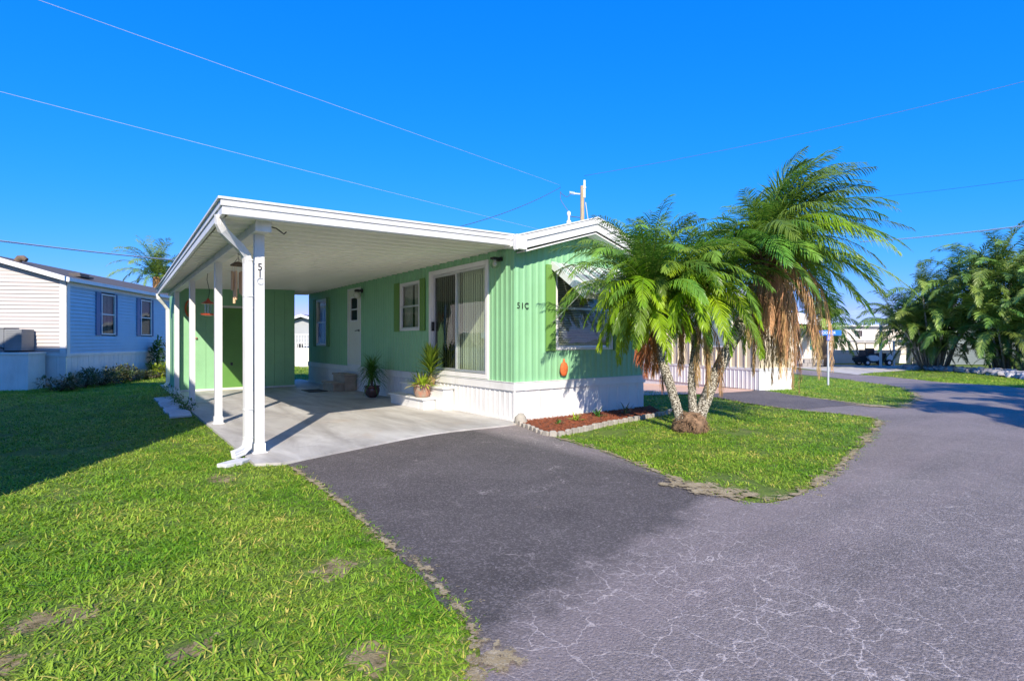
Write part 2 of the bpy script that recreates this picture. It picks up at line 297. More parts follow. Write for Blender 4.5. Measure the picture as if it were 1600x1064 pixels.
        if kind == 'road':
            mp = N.new('ShaderNodeMapping'); mp.inputs['Rotation'].default_value = (0, 0, R(-25)); mp.inputs['Scale'].default_value = (.06, .7, 1); Lk.new(P, mp.inputs[0])
            c = mix(math_('MULTIPLY', inv, mr(nz(1.6, 5, .6, mp.outputs[0]), .4, .65, 0, .4)), c, (0.33, 0.265, 0.255, 1))
        h = math_('ADD', nz(200, 3, .8), math_('MULTIPLY', vo.outputs['Distance'], -0.8)); bs = .7
        p.inputs['Roughness'].default_value = 0.8
    elif kind == 'slab':
        mp = N.new('ShaderNodeMapping'); mp.inputs['Rotation'].default_value = (0, 0, R(35)); mp.inputs['Scale'].default_value = (1.3, .35, 1); Lk.new(P, mp.inputs[0])
        c = mix(mr(nz(1.4, 9, .65, mp.outputs[0], .6), .36, .66), (0.34, 0.32, 0.295, 1), (0.56, 0.545, 0.51, 1))
        c = mix(mr(nz(.9, 8, .7), .56, .74, 0, .55), c, (0.46, 0.33, 0.22, 1))
        c = mix(mr(nz(3.2, 9, .75, P, .7), .57, .72, 0, .5), c, (0.17, 0.17, 0.165, 1))
        h = nz(70, 5, .7); bs = .25; p.inputs['Roughness'].default_value = 0.62; p.inputs['Specular IOR Level'].default_value = 0.4
    elif kind == 'dirt':
        c = mix(mr(nz(9, 8, .7), .35, .65), (0.24, 0.18, 0.085, 1), (0.46, 0.37, 0.22, 1))
        c = mix(mr(nz(60, 4, .7), .5, .7, 0, .7), c, (0.50, 0.45, 0.36, 1)); h = nz(90, 5, .7); bs = .8
    elif kind == 'thatch':
        c = mix(mr(nz(14, 8, .7), .35, .65), (0.13, 0.10, 0.045, 1), (0.40, 0.32, 0.17, 1)); h = nz(90, 5, .7); bs = .8
    elif kind == 'pale':
        c = mix(mr(nz(2, 8, .7), .35, .65), (0.40, 0.37, 0.34, 1), (0.55, 0.52, 0.47, 1)); h = nz(50); bs = .2
    Lk.new(c, p.inputs['Base Color'])
    bp = N.new('ShaderNodeBump'); bp.inputs['Strength'].default_value = bs; bp.inputs['Distance'].default_value = 0.012; Lk.new(h, bp.inputs['Height']); Lk.new(bp.outputs[0], p.inputs['Normal'])
    if kind in ('dirt', 'thatch'):                           # scattered cover: thins out towards the edge of the spill
        a = N.new('ShaderNodeAttribute'); a.attribute_name = 'cover'
        f = mr(math_('ADD', a.outputs['Fac'], math_('MULTIPLY', math_('SUBTRACT', math_('ADD', nz(14, 8, .75), math_('MULTIPLY', nz(3, 4), .6)), .8), 2.2)), .42, .55)
        tr = N.new('ShaderNodeBsdfTransparent'); ms = N.new('ShaderNodeMixShader'); Lk.new(f, ms.inputs[0]); Lk.new(tr.outputs[0], ms.inputs[1]); Lk.new(p.outputs[0], ms.inputs[2]); Lk.new(ms.outputs[0], N['Material Output'].inputs[0])
    return m
for k in ('lawn', 'road', 'lane', 'slab', 'dirt', 'pale'): M['g_' + k] = ground_mat('ground_' + k, k)
M['g_thatch'] = ground_mat('ground_thatch', 'thatch')
def mat_grass():
    m = bpy.data.materials.new('grass_blades'); m.use_nodes = True; t = m.node_tree; N = t.nodes; Lk = t.links
    p = N['Principled BSDF']; p.inputs['Roughness'].default_value = 0.45; p.inputs['Specular IOR Level'].default_value = 0.25
    geo = N.new('ShaderNodeNewGeometry'); n = N.new('ShaderNodeTexNoise'); n.inputs['Scale'].default_value = 1.1; n.inputs['Detail'].default_value = 6; Lk.new(geo.outputs['Position'], n.inputs['Vector'])
    oi = N.new('ShaderNodeObjectInfo'); r1 = N.new('ShaderNodeMapRange'); r1.inputs[1].default_value = .36; r1.inputs[2].default_value = .66; Lk.new(n.outputs[0], r1.inputs[0])
    mx = N.new('ShaderNodeMix'); mx.data_type = 'RGBA'; mx.inputs[6].default_value = (0.175, 0.37, 0.022, 1); mx.inputs[7].default_value = (0.34, 0.48, 0.06, 1); Lk.new(r1.outputs[0], mx.inputs[0])
    rp = N.new('ShaderNodeValToRGB'); rp.color_ramp.interpolation = 'LINEAR'
    e = rp.color_ramp.elements; e[0].position = 0; e[0].color = (.48, .56, .42, 1); e[1].position = .86; e[1].color = (1.38, 1.30, 1.2, 1); x = e.new(0.92); x.color = (2.2, 1.25, 2.6, 1)
    Lk.new(oi.outputs['Random'], rp.inputs[0])
    mu = N.new('ShaderNodeMix'); mu.data_type = 'RGBA'; mu.blend_type = 'MULTIPLY'; mu.inputs[0].default_value = 1; Lk.new(mx.outputs[2], mu.inputs[6]); Lk.new(rp.outputs[0], mu.inputs[7])
    Lk.new(mu.outputs[2], p.inputs['Base Color'])
    tr = N.new('ShaderNodeBsdfTranslucent'); Lk.new(mu.outputs[2], tr.inputs[0]); ms = N.new('ShaderNodeMixShader'); ms.inputs[0].default_value = .35
    Lk.new(p.outputs[0], ms.inputs[1]); Lk.new(tr.outputs[0], ms.inputs[2]); Lk.new(ms.outputs[0], N['Material Output'].inputs[0])
    return m
M['grass'] = mat_grass()
M['straw'] = mat('dry_grass', (0.44, 0.36, 0.16, 1), 0.7, 0.3, 4, trans=0.3)

# ================================================================ GROUND
def smooth_line(pts, step=0.12, jag=0.0, seed=0, closed=False, jf=2.3):
    out = []; n = len(pts); P = [Vector((p[0], p[1], 0)) for p in pts]
    rng = range(n if closed else n - 1)
    for i in rng:
        p0 = P[(i-1) % n] if closed or i > 0 else P[i]; p1 = P[i]; p2 = P[(i+1) % n]; p3 = P[(i+2) % n] if closed or i + 2 < n else P[(i+1) % n]
        L = (p2 - p1).length; m = max(1, min(400, int(L / step)))
        for k in range(m):
            t = k / m; t2 = t*t; t3 = t2*t
            q = 0.5 * ((2*p1) + (-p0+p2)*t + (2*p0-5*p1+4*p2-p3)*t2 + (-p0+3*p1-3*p2+p3)*t3)
            if jag: q = q + Vector((noise.noise((q.x*jf, q.y*jf, seed)), noise.noise((q.x*jf, q.y*jf, seed+9)), 0)) * jag + Vector((noise.noise((q.x*9, q.y*9, seed)), noise.noise((q.x*9, q.y*9, seed+5)), 0)) * jag * .4
            out.append((q.x, q.y))
    if not closed: out.append((P[-1].x, P[-1].y))
    return out
def sheet(name, poly, off, m, parent=None, cuts=1.6, far=60, **kw):
    bm = bmesh.new(); vs_ = [bm.verts.new((x, y, 0)) for x, y in poly]
    es = [bm.edges.new((vs_[i], vs_[(i+1) % len(vs_)])) for i in range(len(vs_))]
    bmesh.ops.triangle_fill(bm, edges=es, use_beauty=True)
    xs = [p[0] for p in poly]; ys = [p[1] for p in poly]
    def cutr(a, b, ax):
        k = math.ceil(max(a, -8) / cuts)
        while k * cuts < min(b, far):
            co = (k*cuts, 0, 0) if ax == 0 else (0, k*cuts, 0); no = (1,0,0) if ax == 0 else (0,1,0)
            bmesh.ops.bisect_plane(bm, geom=bm.verts[:] + bm.edges[:] + bm.faces[:], plane_co=co, plane_no=no); k += 1
    if max(xs) > 2: cutr(min(xs), max(xs), 0); cutr(min(ys), max(ys), 1)
    for v in bm.verts: v.co.z = g(v.co.x, v.co.y) + off
    bmesh.ops.recalc_face_normals(bm, faces=bm.faces)
    if sum(f.normal.z for f in bm.faces) < 0: bmesh.ops.reverse_faces(bm, faces=bm.faces)
    me = bpy.data.meshes.new(name); bm.to_mesh(me); bm.free()
    return link(name, me, m, parent, **kw)
# land to the horizon: fine grid near, coarse far
xs = [-900, -400, -150, -60] + [i * 1.6 for i in range(-24, 50)] + [110, 200, 450, 900]
ys = [-900, -400, -150, -60] + [i * 1.6 for i in range(-20, 50)] + [110, 200, 450, 900]
mb = MB(); mb.v = [(x, y, g(x, y) - 0.035) for y in ys for x in xs]; nx = len(xs)
mb.f = [(j*nx+i, j*nx+i+1, (j+1)*nx+i+1, (j+1)*nx+i) for j in range(len(ys)-1) for i in range(nx-1)]
mb.build('ground', M['g_lawn'], fix=False, kind='structure', label='lawn covered ground running out to the horizon')

driveL = [(-4.05,-1.15),(-4.05,-2.23),(-4.07,-3.16),(-4.13,-3.95),(-4.15,-4.49),(-4.19,-4.96),(-4.24,-5.27),(-4.37,-5.49),(-4.5,-5.71),(-4.9,-6.0),(-6.2,-6.7),(-9,-7.3),(-14,-7.8),(-30,-8)]
slabF = [(0.0,-0.22),(-0.38,-0.26),(-1.75,-0.25),(-3.35,-0.74),(-4.05,-1.0)]
lawnBedge = [(-0.02,-0.3),(-0.40,-1.54),(-0.55,-2.62),(-0.86,-3.61),(-1.03,-4.32),(-1.19,-4.89),(-1.02,-5.09),(-0.54,-5.14),(0.58,-4.95),(2.17,-4.59),(4.77,-3.92),(5.58,-3.56),(5.80,-2.9),(5.75,-2.28),(6.0,-1.05),(6.73,0.57),(7.22,1.7)]
lawnCedge = [(9.92,0.95),(8.75,-0.6),(8.02,-2.23),(7.67,-2.95),(7.95,-3.25),(8.78,-3.11),(10.99,-2.6),(15.51,-0.67),(24.91,4.37),(28.5,9.0),(31,14),(40,30)]
roadTop = [(25,-12),(17.65,-3.46),(28.37,2.66),(30.84,6.69),(33.92,11.0),(36.3,15.4),(46,30)]
jl = lambda p, s, j=0.07: smooth_line(p, 0.10, j, s)
roadpoly = jl(driveL[:10], 1) + driveL[10:] + [(-30,-14),(10,-16),(24,-14)] + [(22,-6.5)] + smooth_line(roadTop[1:], 0.4, 0.1, 3) + list(reversed(jl(lawnCedge, 4))) + [(8.6,1.4)] + list(reversed(jl(lawnBedge, 2))) + smooth_line(slabF, .3)
sheet('road', roadpoly, -0.025, M['g_road'], kind='structure', label='cracked grey asphalt street with pale crack lines')
lpoly = jl([(6.0,-1.05),(6.73,0.57),(7.22,1.5)], 2) + jl([(9.9,0.93),(8.75,-0.6),(8.02,-2.23)], 4) + smooth_line([(7.95,-2.5),(6.9,-2.3),(5.85,-2.1)], .1, .1, 3)
sheet('side_driveway', lpoly, -0.020, M['g_lane'], kind='structure', label='short dark asphalt driveway between the two lawns on the right')
def cover(me, vals):
    at = me.attributes.new('cover', 'FLOAT', 'POINT'); at.data.foreach_set('value', vals)
def strip(name, pts, w0, w1, off, m, seed, peak=.75, **kw):
    L = smooth_line(pts, 0.07); mb = MB(); q = []; cv = []
    for i, p in enumerate(L):
        a = L[max(0, i-1)]; b = L[min(len(L)-1, i+1)]; d = Vector((b[0]-a[0], b[1]-a[1], 0)).normalized(); n = Vector((-d.y, d.x, 0))
        wl = w0 * (0.6 + 1.3*abs(noise.noise((p[0]*1.7, p[1]*1.7, seed)))); wr = w1 * (0.5 + 1.8*abs(noise.noise((p[0]*1.3, p[1]*1.3, seed+4))))
        for s_, c_ in ((wl, 0), (0, peak), (-wr, 0)):
            x = p[0] + n.x*s_; y = p[1] + n.y*s_; q.append((x, y, g(x, y) + off)); cv.append(c_)
    mb.add(q, [(3*i+k, 3*i+k+1, 3*i+k+4, 3*i+k+3) for i in range(len(L)-1) for k in (0, 1)])
    o = mb.build(name, m, fix=False, **kw); cover(o.data, cv)
strip('dirt_edge', driveL[:10], .10, .08, -0.014, M['g_dirt'], 1, .58, kind='structure')
strip('dirt_edge', lawnBedge[1:16], .18, .13, -0.014, M['g_dirt'], 2, .60, kind='structure')
strip('dirt_edge', lawnCedge[1:9], .25, .22, -0.014, M['g_dirt'], 3, .62, kind='structure')
BARE = []
def patch(name, cx_, cy_, rx_, ry_, rot, off, m, seed, pk=.60, **kw):
    BARE.append((cx_, cy_, max(rx_, ry_)*.75))
    q = [(cx_, cy_, g(cx_, cy_) + off)]; cv = [pk]; n = 28
    for ring in (1, 2):
        for k in range(n):
            t = 2*math.pi*k/n; rr = ring/2*(1 + .4*noise.noise((math.cos(t)*1.5+seed, math.sin(t)*1.5, 0))); a, b = rx_*rr*math.cos(t), ry_*rr*math.sin(t)
            x, y = cx_ + a*math.cos(rot) - b*math.sin(rot), cy_ + a*math.sin(rot) + b*math.cos(rot); q.append((x, y, g(x, y)+off)); cv.append(pk*.85 if ring == 1 else 0)
    mb = MB(); mb.add(q, [(0, 1+k, 1+(k+1)%n) for k in range(n)] + [(1+k, 1+n+k, 1+n+(k+1)%n, 1+(k+1)%n) for k in range(n)])
    o = mb.build(name, m, fix=False, **kw); cover(o.data, cv)
patch('dirt_patch', -1.10, -4.50, .30, .75, .15, -0.010, M['g_dirt'], 2, kind='structure')
patch('dirt_patch', -4.30, -5.62, .15, .20, .6, -0.010, M['g_dirt'], 5, kind='structure')
for k_, (bx_, by_, br_) in enumerate(((-6.45,-5.55,.22),(-6.35,-5.28,.20),(-5.75,-5.65,.16),(-5.95,-5.3,.13),(-6.95,-4.78,.2),(-4.75,-5.25,.16),(-6.15,-4.3,.2),(-5.95,-3.95,.22),(-4.55,-4.2,.2),(-4.75,-1.25,.22),(-7.6,-4.0,.25),(-5.4,-4.7,.14))):
    patch('dirt_patch', bx_, by_, br_*1.3, br_*.8, k_*.9, -0.032, M['g_thatch'], k_*3, .8, kind='structure')
patch('dirt_patch', 7.75, -2.75, .4, .8, .3, -0.012, M['g_dirt'], 9, kind='structure')
sheet('concrete_drive', [(30.5,6.2),(31.9,7.8),(36.0,12.3),(40,16),(47,11),(50.5,7.2),(46,6.0),(40.5,6.0),(33.2,6.6)], -0.021, M['g_pale'], kind='structure', label='pale concrete driveway under the far carport')
sheet('patio', [(5.2,1.9),(7.3,0.35+.6),(9.1,.8),(10.3,1.3),(15.0,5.4),(19,12),(14,15),(6.2,5.0)], -0.012, M['pinkslab'], kind='structure', label='salmon coloured concrete patio beside the cream house')
# carport slab with its own thickness
sp = smooth_line([(0.0,-0.2),(-0.38,-0.26),(-1.75,-0.25),(-3.35,-0.74),(-4.1,-0.97),(-4.36,-.85)], .2) + [(-4.36,13.2),(0.0,13.2)]
MB().prism(sp, -0.12, 0.0).build('carport_slab', M['g_slab'], kind='structure', label='stained pale concrete floor of the open carport')
for yy in (3.15, 6.45, 9.7):
    MB().box(-4.34, yy-.004, 0.0005, -.03, yy+.004, .0035).build('joint_line', M['block'], kind='structure')

# ================================================================ HOUSE A
def ribwall(mb, u0, u1, z0, ztop, openings, P, pitch=0.15, depth=0.016, mode='wave', flat=0.62):
    """vertical ribbed sheet in plane (u,z), P(u,w,z)->xyz with w = depth outwards; ztop number or f(u)"""
    zt = ztop if callable(ztop) else (lambda u: ztop)
    bp = set([u0, u1]); u = u0
    k = 0
    while True:
        u = u0 + k * pitch
        if u > u1: break
        if mode == 'wave': offs = [(0,0),(.25,.15),(.38,.8),(.5,1),(.62,.8),(.75,.15)]
        elif mode == 'rib': offs = [(0,0),(flat,0),(flat+.06,1),(flat+.20,1),(flat+.26,0)]
        else: offs = [(0,0),(.93,0),(.945,-1),(.985,-1)]
        for o_, _ in offs:
            if u0 < u + o_*pitch < u1: bp.add(round(u + o_*pitch, 5))
        k += 1
    def wv(u):
        t = ((u - u0) / pitch) % 1.0; t = 0 if t > .9999 else t; q = offs + [(1.0, offs[0][1])]
        for a, b in zip(q, q[1:]):
            if a[0] <= t + 1e-6 <= b[0] + 2e-6: return depth * (a[1] + (b[1]-a[1]) * (t-a[0])/(b[0]-a[0]))
        return 0
    for (a, b, c, d) in openings: bp.add(a); bp.add(b)
    bs = sorted(x for x in bp if u0 - 1e-6 <= x <= u1 + 1e-6)
    for a, b in zip(bs, bs[1:]):
        if b - a < 1e-5: continue
        mid = (a+b)/2; iv = [(z0, None)]; segs = []
        ops = sorted([(c, d) for (p, q, c, d) in openings if p < mid < q]); z = z0
        for c, d in ops: segs.append((z, c)); z = d
        segs.append((z, None)); wa, wb = wv(a), wv(b)
        for c, d in segs:
            da, db = (zt(a), zt(b)) if d is None else (d, d)
            mb.quad(P(a, wa, c), P(b, wb, c), P(b, wb, db), P(a, wa, da))
    return mb
XW, YL = 3.42, 12.07
house = empty('mobile_home', (0,0,0), label='green ribbed mobile home with white skirting and gable roof', cat='mobile home')
PX = lambda u, w_, z: (-w_, u, z)                 # wall x = 0, u = y
PY = lambda u, w_, z: (u, -w_, z)                 # wall y = 0, u = x
slide = (0.84, 3.04, 0.76, 2.86); wn1 = (3.59, 4.56, 1.68, 2.75); dr = (7.2, 8.12, 0.72, 2.86); wn2 = (10.15, 11.15, 1.28, 2.75); wf = (0.97, 2.43, 1.27, 2.76)
GZ = lambda u: 3.02 + (1.71 - abs(u - 1.71)) * 0.30
ribwall(MB(), 0.012, YL, 0.60, 3.10, [slide, wn1, dr, wn2], PX).build('side_wall', M['siding'], house, fix=False)
ribwall(MB(), 0.0, XW, 0.60, GZ, [wf], PY).build('front_wall', M['siding'], house, fix=False)
b = MB(); b.box(XW-.03, 0.02, 0.0, XW, YL, 3.08).box(0.02, YL-.03, 0.0, XW-.03, YL, 3.08).box(.06, .06, .55, XW-.06, YL-.06, .6).box(2.9, .1, .6, 2.94, YL-.1, 3.0).box(.1, 3.32, .6, 2.9, 3.36, 3.0).box(.1,6.4,.6,2.9,6.44,3.0)
b.build('inner_walls', M['interior'], house)
b = MB(); b.box(-0.02, -0.02, .6, .028, .028, 3.04); b.build('corner_trim', M['siding'], house)
# skirting
ribwall(MB(), 0.0, YL, 0.02, 0.545, [], lambda u, w_, z: (-.012-w_, u, z), pitch=.155, depth=.011, mode='rib').build('skirting', M['white'], house, fix=False)
ribwall(MB(), 0.0, XW, -0.06, 0.545, [], lambda u, w_, z: (u, -.012-w_, z), pitch=.30, depth=.007, mode='rib', flat=.7).build('skirting', M['white'], house, fix=False)
b = MB(); b.box(-.045, -.002, .53, -.002, YL, .67).box(-.045, -.045, .53, XW+.02, -.002, .67).box(-.055, .0, .67, -.001, YL, .68).box(-.055, -.055, .67, XW+.02, -.001, .68)
b.build('trim_board', M['white'], house)
MB().box(-.04, 0, 0.0, -.0125, YL, .035).build('skirt_base', M['white_dirty'], house)
MB().box(-.036,-.036,0,.0,.0,.529).build('skirt_corner', M['white'], house)
# roof
b = MB()
pr = [(-.22, 3.15), (1.71, 3.71), (3.64, 3.15), (3.64, 3.11), (1.71, 3.67), (-.22, 3.11)]
b.prism(pr, -.30, YL+.2, 'y'); b.build('roof', M['roof'], house)
b = MB()
for k in range(1, 28):                            # standing seams
    y = -.3 + k * .45
    for sx in (-1, 1):
        xa, xb = 1.71 + sx*.02, 1.71 + sx*1.9; za, zb = 3.72, 3.165
        b.bar((xa, y, za-.004), (xb, y, zb-.002), .03, .02)
b.build('roof_seams', M['roof'], house, kind='stuff')
def rake(o0, o1, y0, y1, name, m):
    b = MB()
    for sx in (-1, 1):
        xe = 1.71 + sx * 1.93
        q = [(1.71, 3.73-o0), (xe, 3.17-o0), (xe, 3.17-o1), (1.71, 3.73-o1)]
        b.prism(q, y0, y1, 'y')
    return b.build(name, m, house)
rake(0.0, .115, -.345, -.305, 'fascia_upper', M['white'])
rake(.113, .25, -.318, -.285, 'fascia_lower', M['white'])
rake(-.012, .01, -.36, -.30, 'drip_edge', M['white_dirty'])
b = MB(); b.prism([(0.03,2.93),(1.71,3.43),(3.4,2.93),(3.4,2.955),(1.71,3.455),(.03,2.955)], -.284, -.01, 'y'); b.build('gable_soffit', M['white_dirty'], house)
b = MB(); b.box(-.23, -.36, 2.95, .0, -.27, 3.165).box(-.21, -.27, 3.0, -.02, .02, 3.12); b.build('gutter_end', M['white_dirty'], house, bevel=.006)
MB().box(-.235,-.375,2.935,-.2,-.3,3.19).build('end_cap', M['white'], house)

def framebox(b, u0, u1, z0, z1, w_, P, d0, d1):
    for a in ((u0, u1, z0, z0+w_), (u0, u1, z1-w_, z1), (u0, u0+w_, z0+w_, z1-w_), (u1-w_, u1, z0+w_, z1-w_)):
        pbox(b, a[0], a[1], a[2], a[3], d0, d1, P)
def pbox(b, u0, u1, z0, z1, d0, d1, P):
    p = P(u0, d0, z0); q = P(u1, d1, z1)
    b.box(min(p[0],q[0]), min(p[1],q[1]), min(p[2],q[2]), max(p[0],q[0]), max(p[1],q[1]), max(p[2],q[2]))
# sliding door
f = MB(); framebox(f, .78, 3.10, .69, 2.92, .085, PX, -.05, .035)
fo = f.build('sliding_door', M['white'], house, bevel=.004)
f = MB(); framebox(f, .87, 2.0, .785, 2.83, .05, PX, -.03, .012); f.build('door_sash', M['alu'], fo)
f = MB(); framebox(f, 1.95, 3.01, .785, 2.83, .055, PX, -.075, -.035); f.build('door_sash', M['alu'], fo)
pbox(f := MB(), .92, 1.95, .835, 2.78, -.012, -.008, PX); f.build('glass', M['glass'], fo)
pbox(f := MB(), 2.0, 2.96, .84, 2.78, -.058, -.052, PX); f.build('glass', M['screen'], fo)
pbox(f := MB(), 2.95, 2.99, 1.62, 1.82, -.03, .03, PX); f.build('handle', M['dark'], fo, bevel=.006)
f = MB()
for k in range(27):
    y = .89 + k*.082; a = R(13 + rnd.uniform(-5, 5)); dx, dy = math.sin(a)*.05, math.cos(a)*.05
    f.quad((.11-dx, y-dy, .79), (.11+dx, y+dy, .79), (.11+dx, y+dy, 2.8), (.11-dx, y-dy, 2.8))
f.build('vertical_blinds', M['blind'], fo, kind='stuff')
def window(u0, u1, z0, z1, P, name='window', curtain=True, blinds=False):
    f = MB(); framebox(f, u0-.035, u1+.035, z0-.035, z1+.035, .05, P, -.03, .028); wo = f.build(name, M['white'], house, bevel=.003)
    zm = (z0+z1)/2
    f = MB(); framebox(f, u0+.012, u1-.012, z0+.012, zm+.02, .035, P, -.022, .012); f.build('sash', M['alu'], wo)
    f = MB(); framebox(f, u0+.012, u1-.012, zm-.01, z1-.012, .03, P, -.04, -.024); f.build('sash', M['alu'], wo)
    pbox(f := MB(), u0+.045, u1-.045, z0+.045, zm-.015, -.008, -.004, P); f.build('pane', M['glass'], wo)
    pbox(f := MB(), u0+.04, u1-.04, zm+.02, z1-.04, -.034, -.030, P); f.build('pane', M['glass'], wo)
    f = MB()
    if blinds:
        n = int((z1-z0)/.032)
        for k in range(n):
            z = z0 + (k+.5)*(z1-z0)/n; a = P(u0+.02, -.09, z-.012); b_ = P(u1-.02, -.09, z-.012); c = P(u1-.02, -.12, z+.012); d = P(u0+.02, -.12, z+.012); f.quad(a, b_, c, d)
        f.build('blind_slats', M['curtain'], wo, kind='stuff')
    else:
        for (a0, a1) in ((u0+.0, u0+(u1-u0)*.42), (u1-(u1-u0)*.42, u1)):
            n = 18
            for k in range(n):
                ua, ub = a0+(a1-a0)*k/n, a0+(a1-a0)*(k+1)/n
                f.quad(P(ua, -.10-.02*math.sin(k*1.3), z0), P(ub, -.10-.02*math.sin((k+1)*1.3), z0), P(ub, -.10-.02*math.sin((k+1)*1.3), z1), P(ua, -.10-.02*math.sin(k*1.3), z1))
        f.build('curtain', M['curtain'], wo)
    return wo
window(wn1[0], wn1[1], wn1[2], wn1[3], PX); window(wn2[0], wn2[1], wn2[2], wn2[3], PX); window(wf[0], wf[1], wf[2], wf[3], PY, blinds=True)
def shutter(u0, u1, z0, z1, P):
    f = MB(); pbox(f, u0, u1, z0, z1, .018, .034, P)
    for a in ((u0, u1, z0, z0+.07), (u0, u1, z1-.07, z1), (u0, u0+.035, z0+.07, z1-.07), (u1-.035, u1, z0+.07, z1-.07)): pbox(f, a[0], a[1], a[2], a[3], .034, .040, P)
    f.build('shutter', M['shutter'], house)
for a in ((3.30, 3.53), (4.62, 4.90)): shutter(a[0], a[1], 1.63, 2.81, PX)
for a in ((9.82, 10.1), (11.2, 11.48)): shutter(a[0], a[1], 1.22, 2.81, PX)
shutter(.70, .93, 1.22, 2.80, PY); shutter(2.48, 2.71, 1.22, 2.80, PY)
# side door
f = MB(); framebox(f, 7.14, 8.18, .68, 2.92, .055, PX, -.03, .03); fo = f.build('side_door', M['white'], house, bevel=.003)
f = MB(); pbox(f, 7.2, 8.12, .735, 1.98, -.01, .018, PX); pbox(f, 7.2, 7.38, 1.98, 2.86, -.01, .018, PX); pbox(f, 7.94, 8.12, 1.98, 2.86, -.01, .018, PX); pbox(f, 7.38, 7.94, 2.66, 2.86, -.01, .018, PX); f.build('door_leaf', M['cream'], fo)
f = MB(); framebox(f, 7.36, 7.96, 1.96, 2.68, .04, PX, -.01, .026); pbox(f, 7.4, 7.92, 2.29, 2.33, -.005, .022, PX); f.build('door_window_frame', M['white'], fo)
pbox(f := MB(), 7.39, 7.93, 1.99, 2.65, -.004, .004, PX); f.build('pane', M['screen'], fo)
f = MB(); f.tube([(-.02, 7.27, 1.70), (-.075, 7.27, 1.70), (-.08, 7.42, 1.69)], .013, 8); f.tube([(-.018,7.27,1.70),(-.03,7.27,1.70)], .035, 12); f.build('handle', M['dark'], fo)
# lamps
f = MB(); f.tube([(-.02, 7.02, 2.80), (-.05, 7.02, 2.80)], .06, 14); f.tube([(-.05, 7.02, 2.80), (-.14, 7.02, 2.80)], .03, 10); f.lathe([(.07, 0), (.085, .04), (.05, .07)], 16, (-.17, 7.02, 2.76)); lo = f.build('wall_lamp', M['dark'], house, smooth=40)
sph = lambda r: [(r*math.sin(math.pi*k/10)+1e-5, -r*math.cos(math.pi*k/10)) for k in range(11)]
MB().lathe(sph(.10), 20, (-.17, 7.02, 2.67)).build('globe', M['opal'], lo, smooth=True)
f = MB(); f.box(-.06, .33, 2.84, -.016, .47, 2.91).box(-.20, .34, 2.86, -.06, .46, 2.90); lo = f.build('wall_lamp', M['dark'], house)
MB().lathe(sph(.085), 20, (-.14, .40, 2.78)).build('globe', M['globe'], lo, smooth=True)
f = MB(); f.lathe(sph(.045), 12, (-.14, .40, 2.78)); f.tube([(-.14,.4,2.80),(-.14,.4,2.86)], .03, 10); f.build('bulb', M['opal'], lo, smooth=True)
# numbers and ornament
def text(name, s, size, loc, rot, m, parent, ext=.003, sx=1.0):
    cu = bpy.data.curves.new(name, 'FONT'); cu.body = s; cu.size = size; cu.extrude = ext; cu.align_x = 'CENTER'; cu.align_y = 'CENTER'; cu.materials.append(m)
    tmp = bpy.data.objects.new('tmp', cu); me = bpy.data.meshes.new_from_object(tmp); bpy.data.objects.remove(tmp)
    o = bpy.data.objects.new(name, me); C.objects.link(o); o.parent = parent; o.location = loc; o.rotation_euler = rot; o.scale = (sx, 1, 1); return o
for ch, xx in (('5', .075), ('1', .165), ('C', .255)):
    text('house_number', ch, .15, (xx, -.021, 2.02), (R(90), 0, 0), M['black_letter'], house, .005, .95)
# window awning on the front wall
aw = empty('window_awning', (1.70, 0, 2.84), label='white slatted metal awning hanging over the front window', cat='awning')
f = MB(); W2 = .86; D_, H_ = .93, .64
L_ = math.hypot(D_, H_)
def AP(x, t, o=0.0): return (x, -.02 - D_*t - o*H_/L_, -H_*t + o*D_/L_)
n = 14
for k in range(n):
    xa = -W2 + 2*W2*k/n; xb = xa + 2*W2/n; xm = xa + (xb-xa)*.62
    o = .018 if k % 2 == 0 else 0.0
    pan = MB(); q = [AP(xa+.002,0,o), AP(xb-.002,0,o), AP(xb-.002,1,o), AP(xa+.002,1,o), AP(xa+.002,0,o+.008), AP(xb-.002,0,o+.008), AP(xb-.002,1,o+.008), AP(xa+.002,1,o+.008)]
    pan.add(q, [(0,3,2,1),(4,5,6,7),(0,1,5,4),(1,2,6,5),(2,3,7,6),(3,0,4,7)])
    pan.build('slat', M['white'] if k % 2 else M['g_awn'] if 'g_awn' in M else M['white'], aw)
f = MB(); f.bar(AP(-W2,1,-.03), AP(W2,1,-.03), .012, .09)
for k in range(20):
    xa = -W2 + 2*W2*k/20; f.add([AP(xa,1,-.07), AP(xa+2*W2/20,1,-.07), AP(xa+W2/20,1,-.11)], [(0,1,2)])
f.build('valance', M['white'], aw)
for sx in (-1, 1):
    s_ = MB(); q0 = [AP(sx*W2, 0, .03), AP(sx*W2, 1, .03), AP(sx*W2, 1, -.09), AP(sx*W2, 0, -.09)]; q1 = [(a[0]+sx*.012, a[1], a[2]) for a in q0]
    s_.add(q0+q1, [(0,1,2,3),(7,6,5,4),(0,4,5,1),(1,5,6,2),(2,6,7,3),(3,7,4,0)]); s_.build('side_panel', M['white'], aw)
    MB().tube([(sx*(W2-.02), -.02, -1.1), (sx*(W2-.02), -D_*.9, -H_*.9)], .009, 6).build('support_arm', M['alu'], aw)
o_ = MB(); o_.lathe([(.01,-.12),(.055,-.10),(.082,-.03),(.085,.03),(.06,.09),(.02,.12),(.012,.17)], 18, (0,0,0), .25, 3)
oo = o_.build('shell_ornament', M['orange'], None, smooth=True, label='orange woven oval ornament hanging low on the front wall', cat='ornament'); oo.location = (1.11, -.06, .88); oo.scale = (1.15, .5, 1.12)

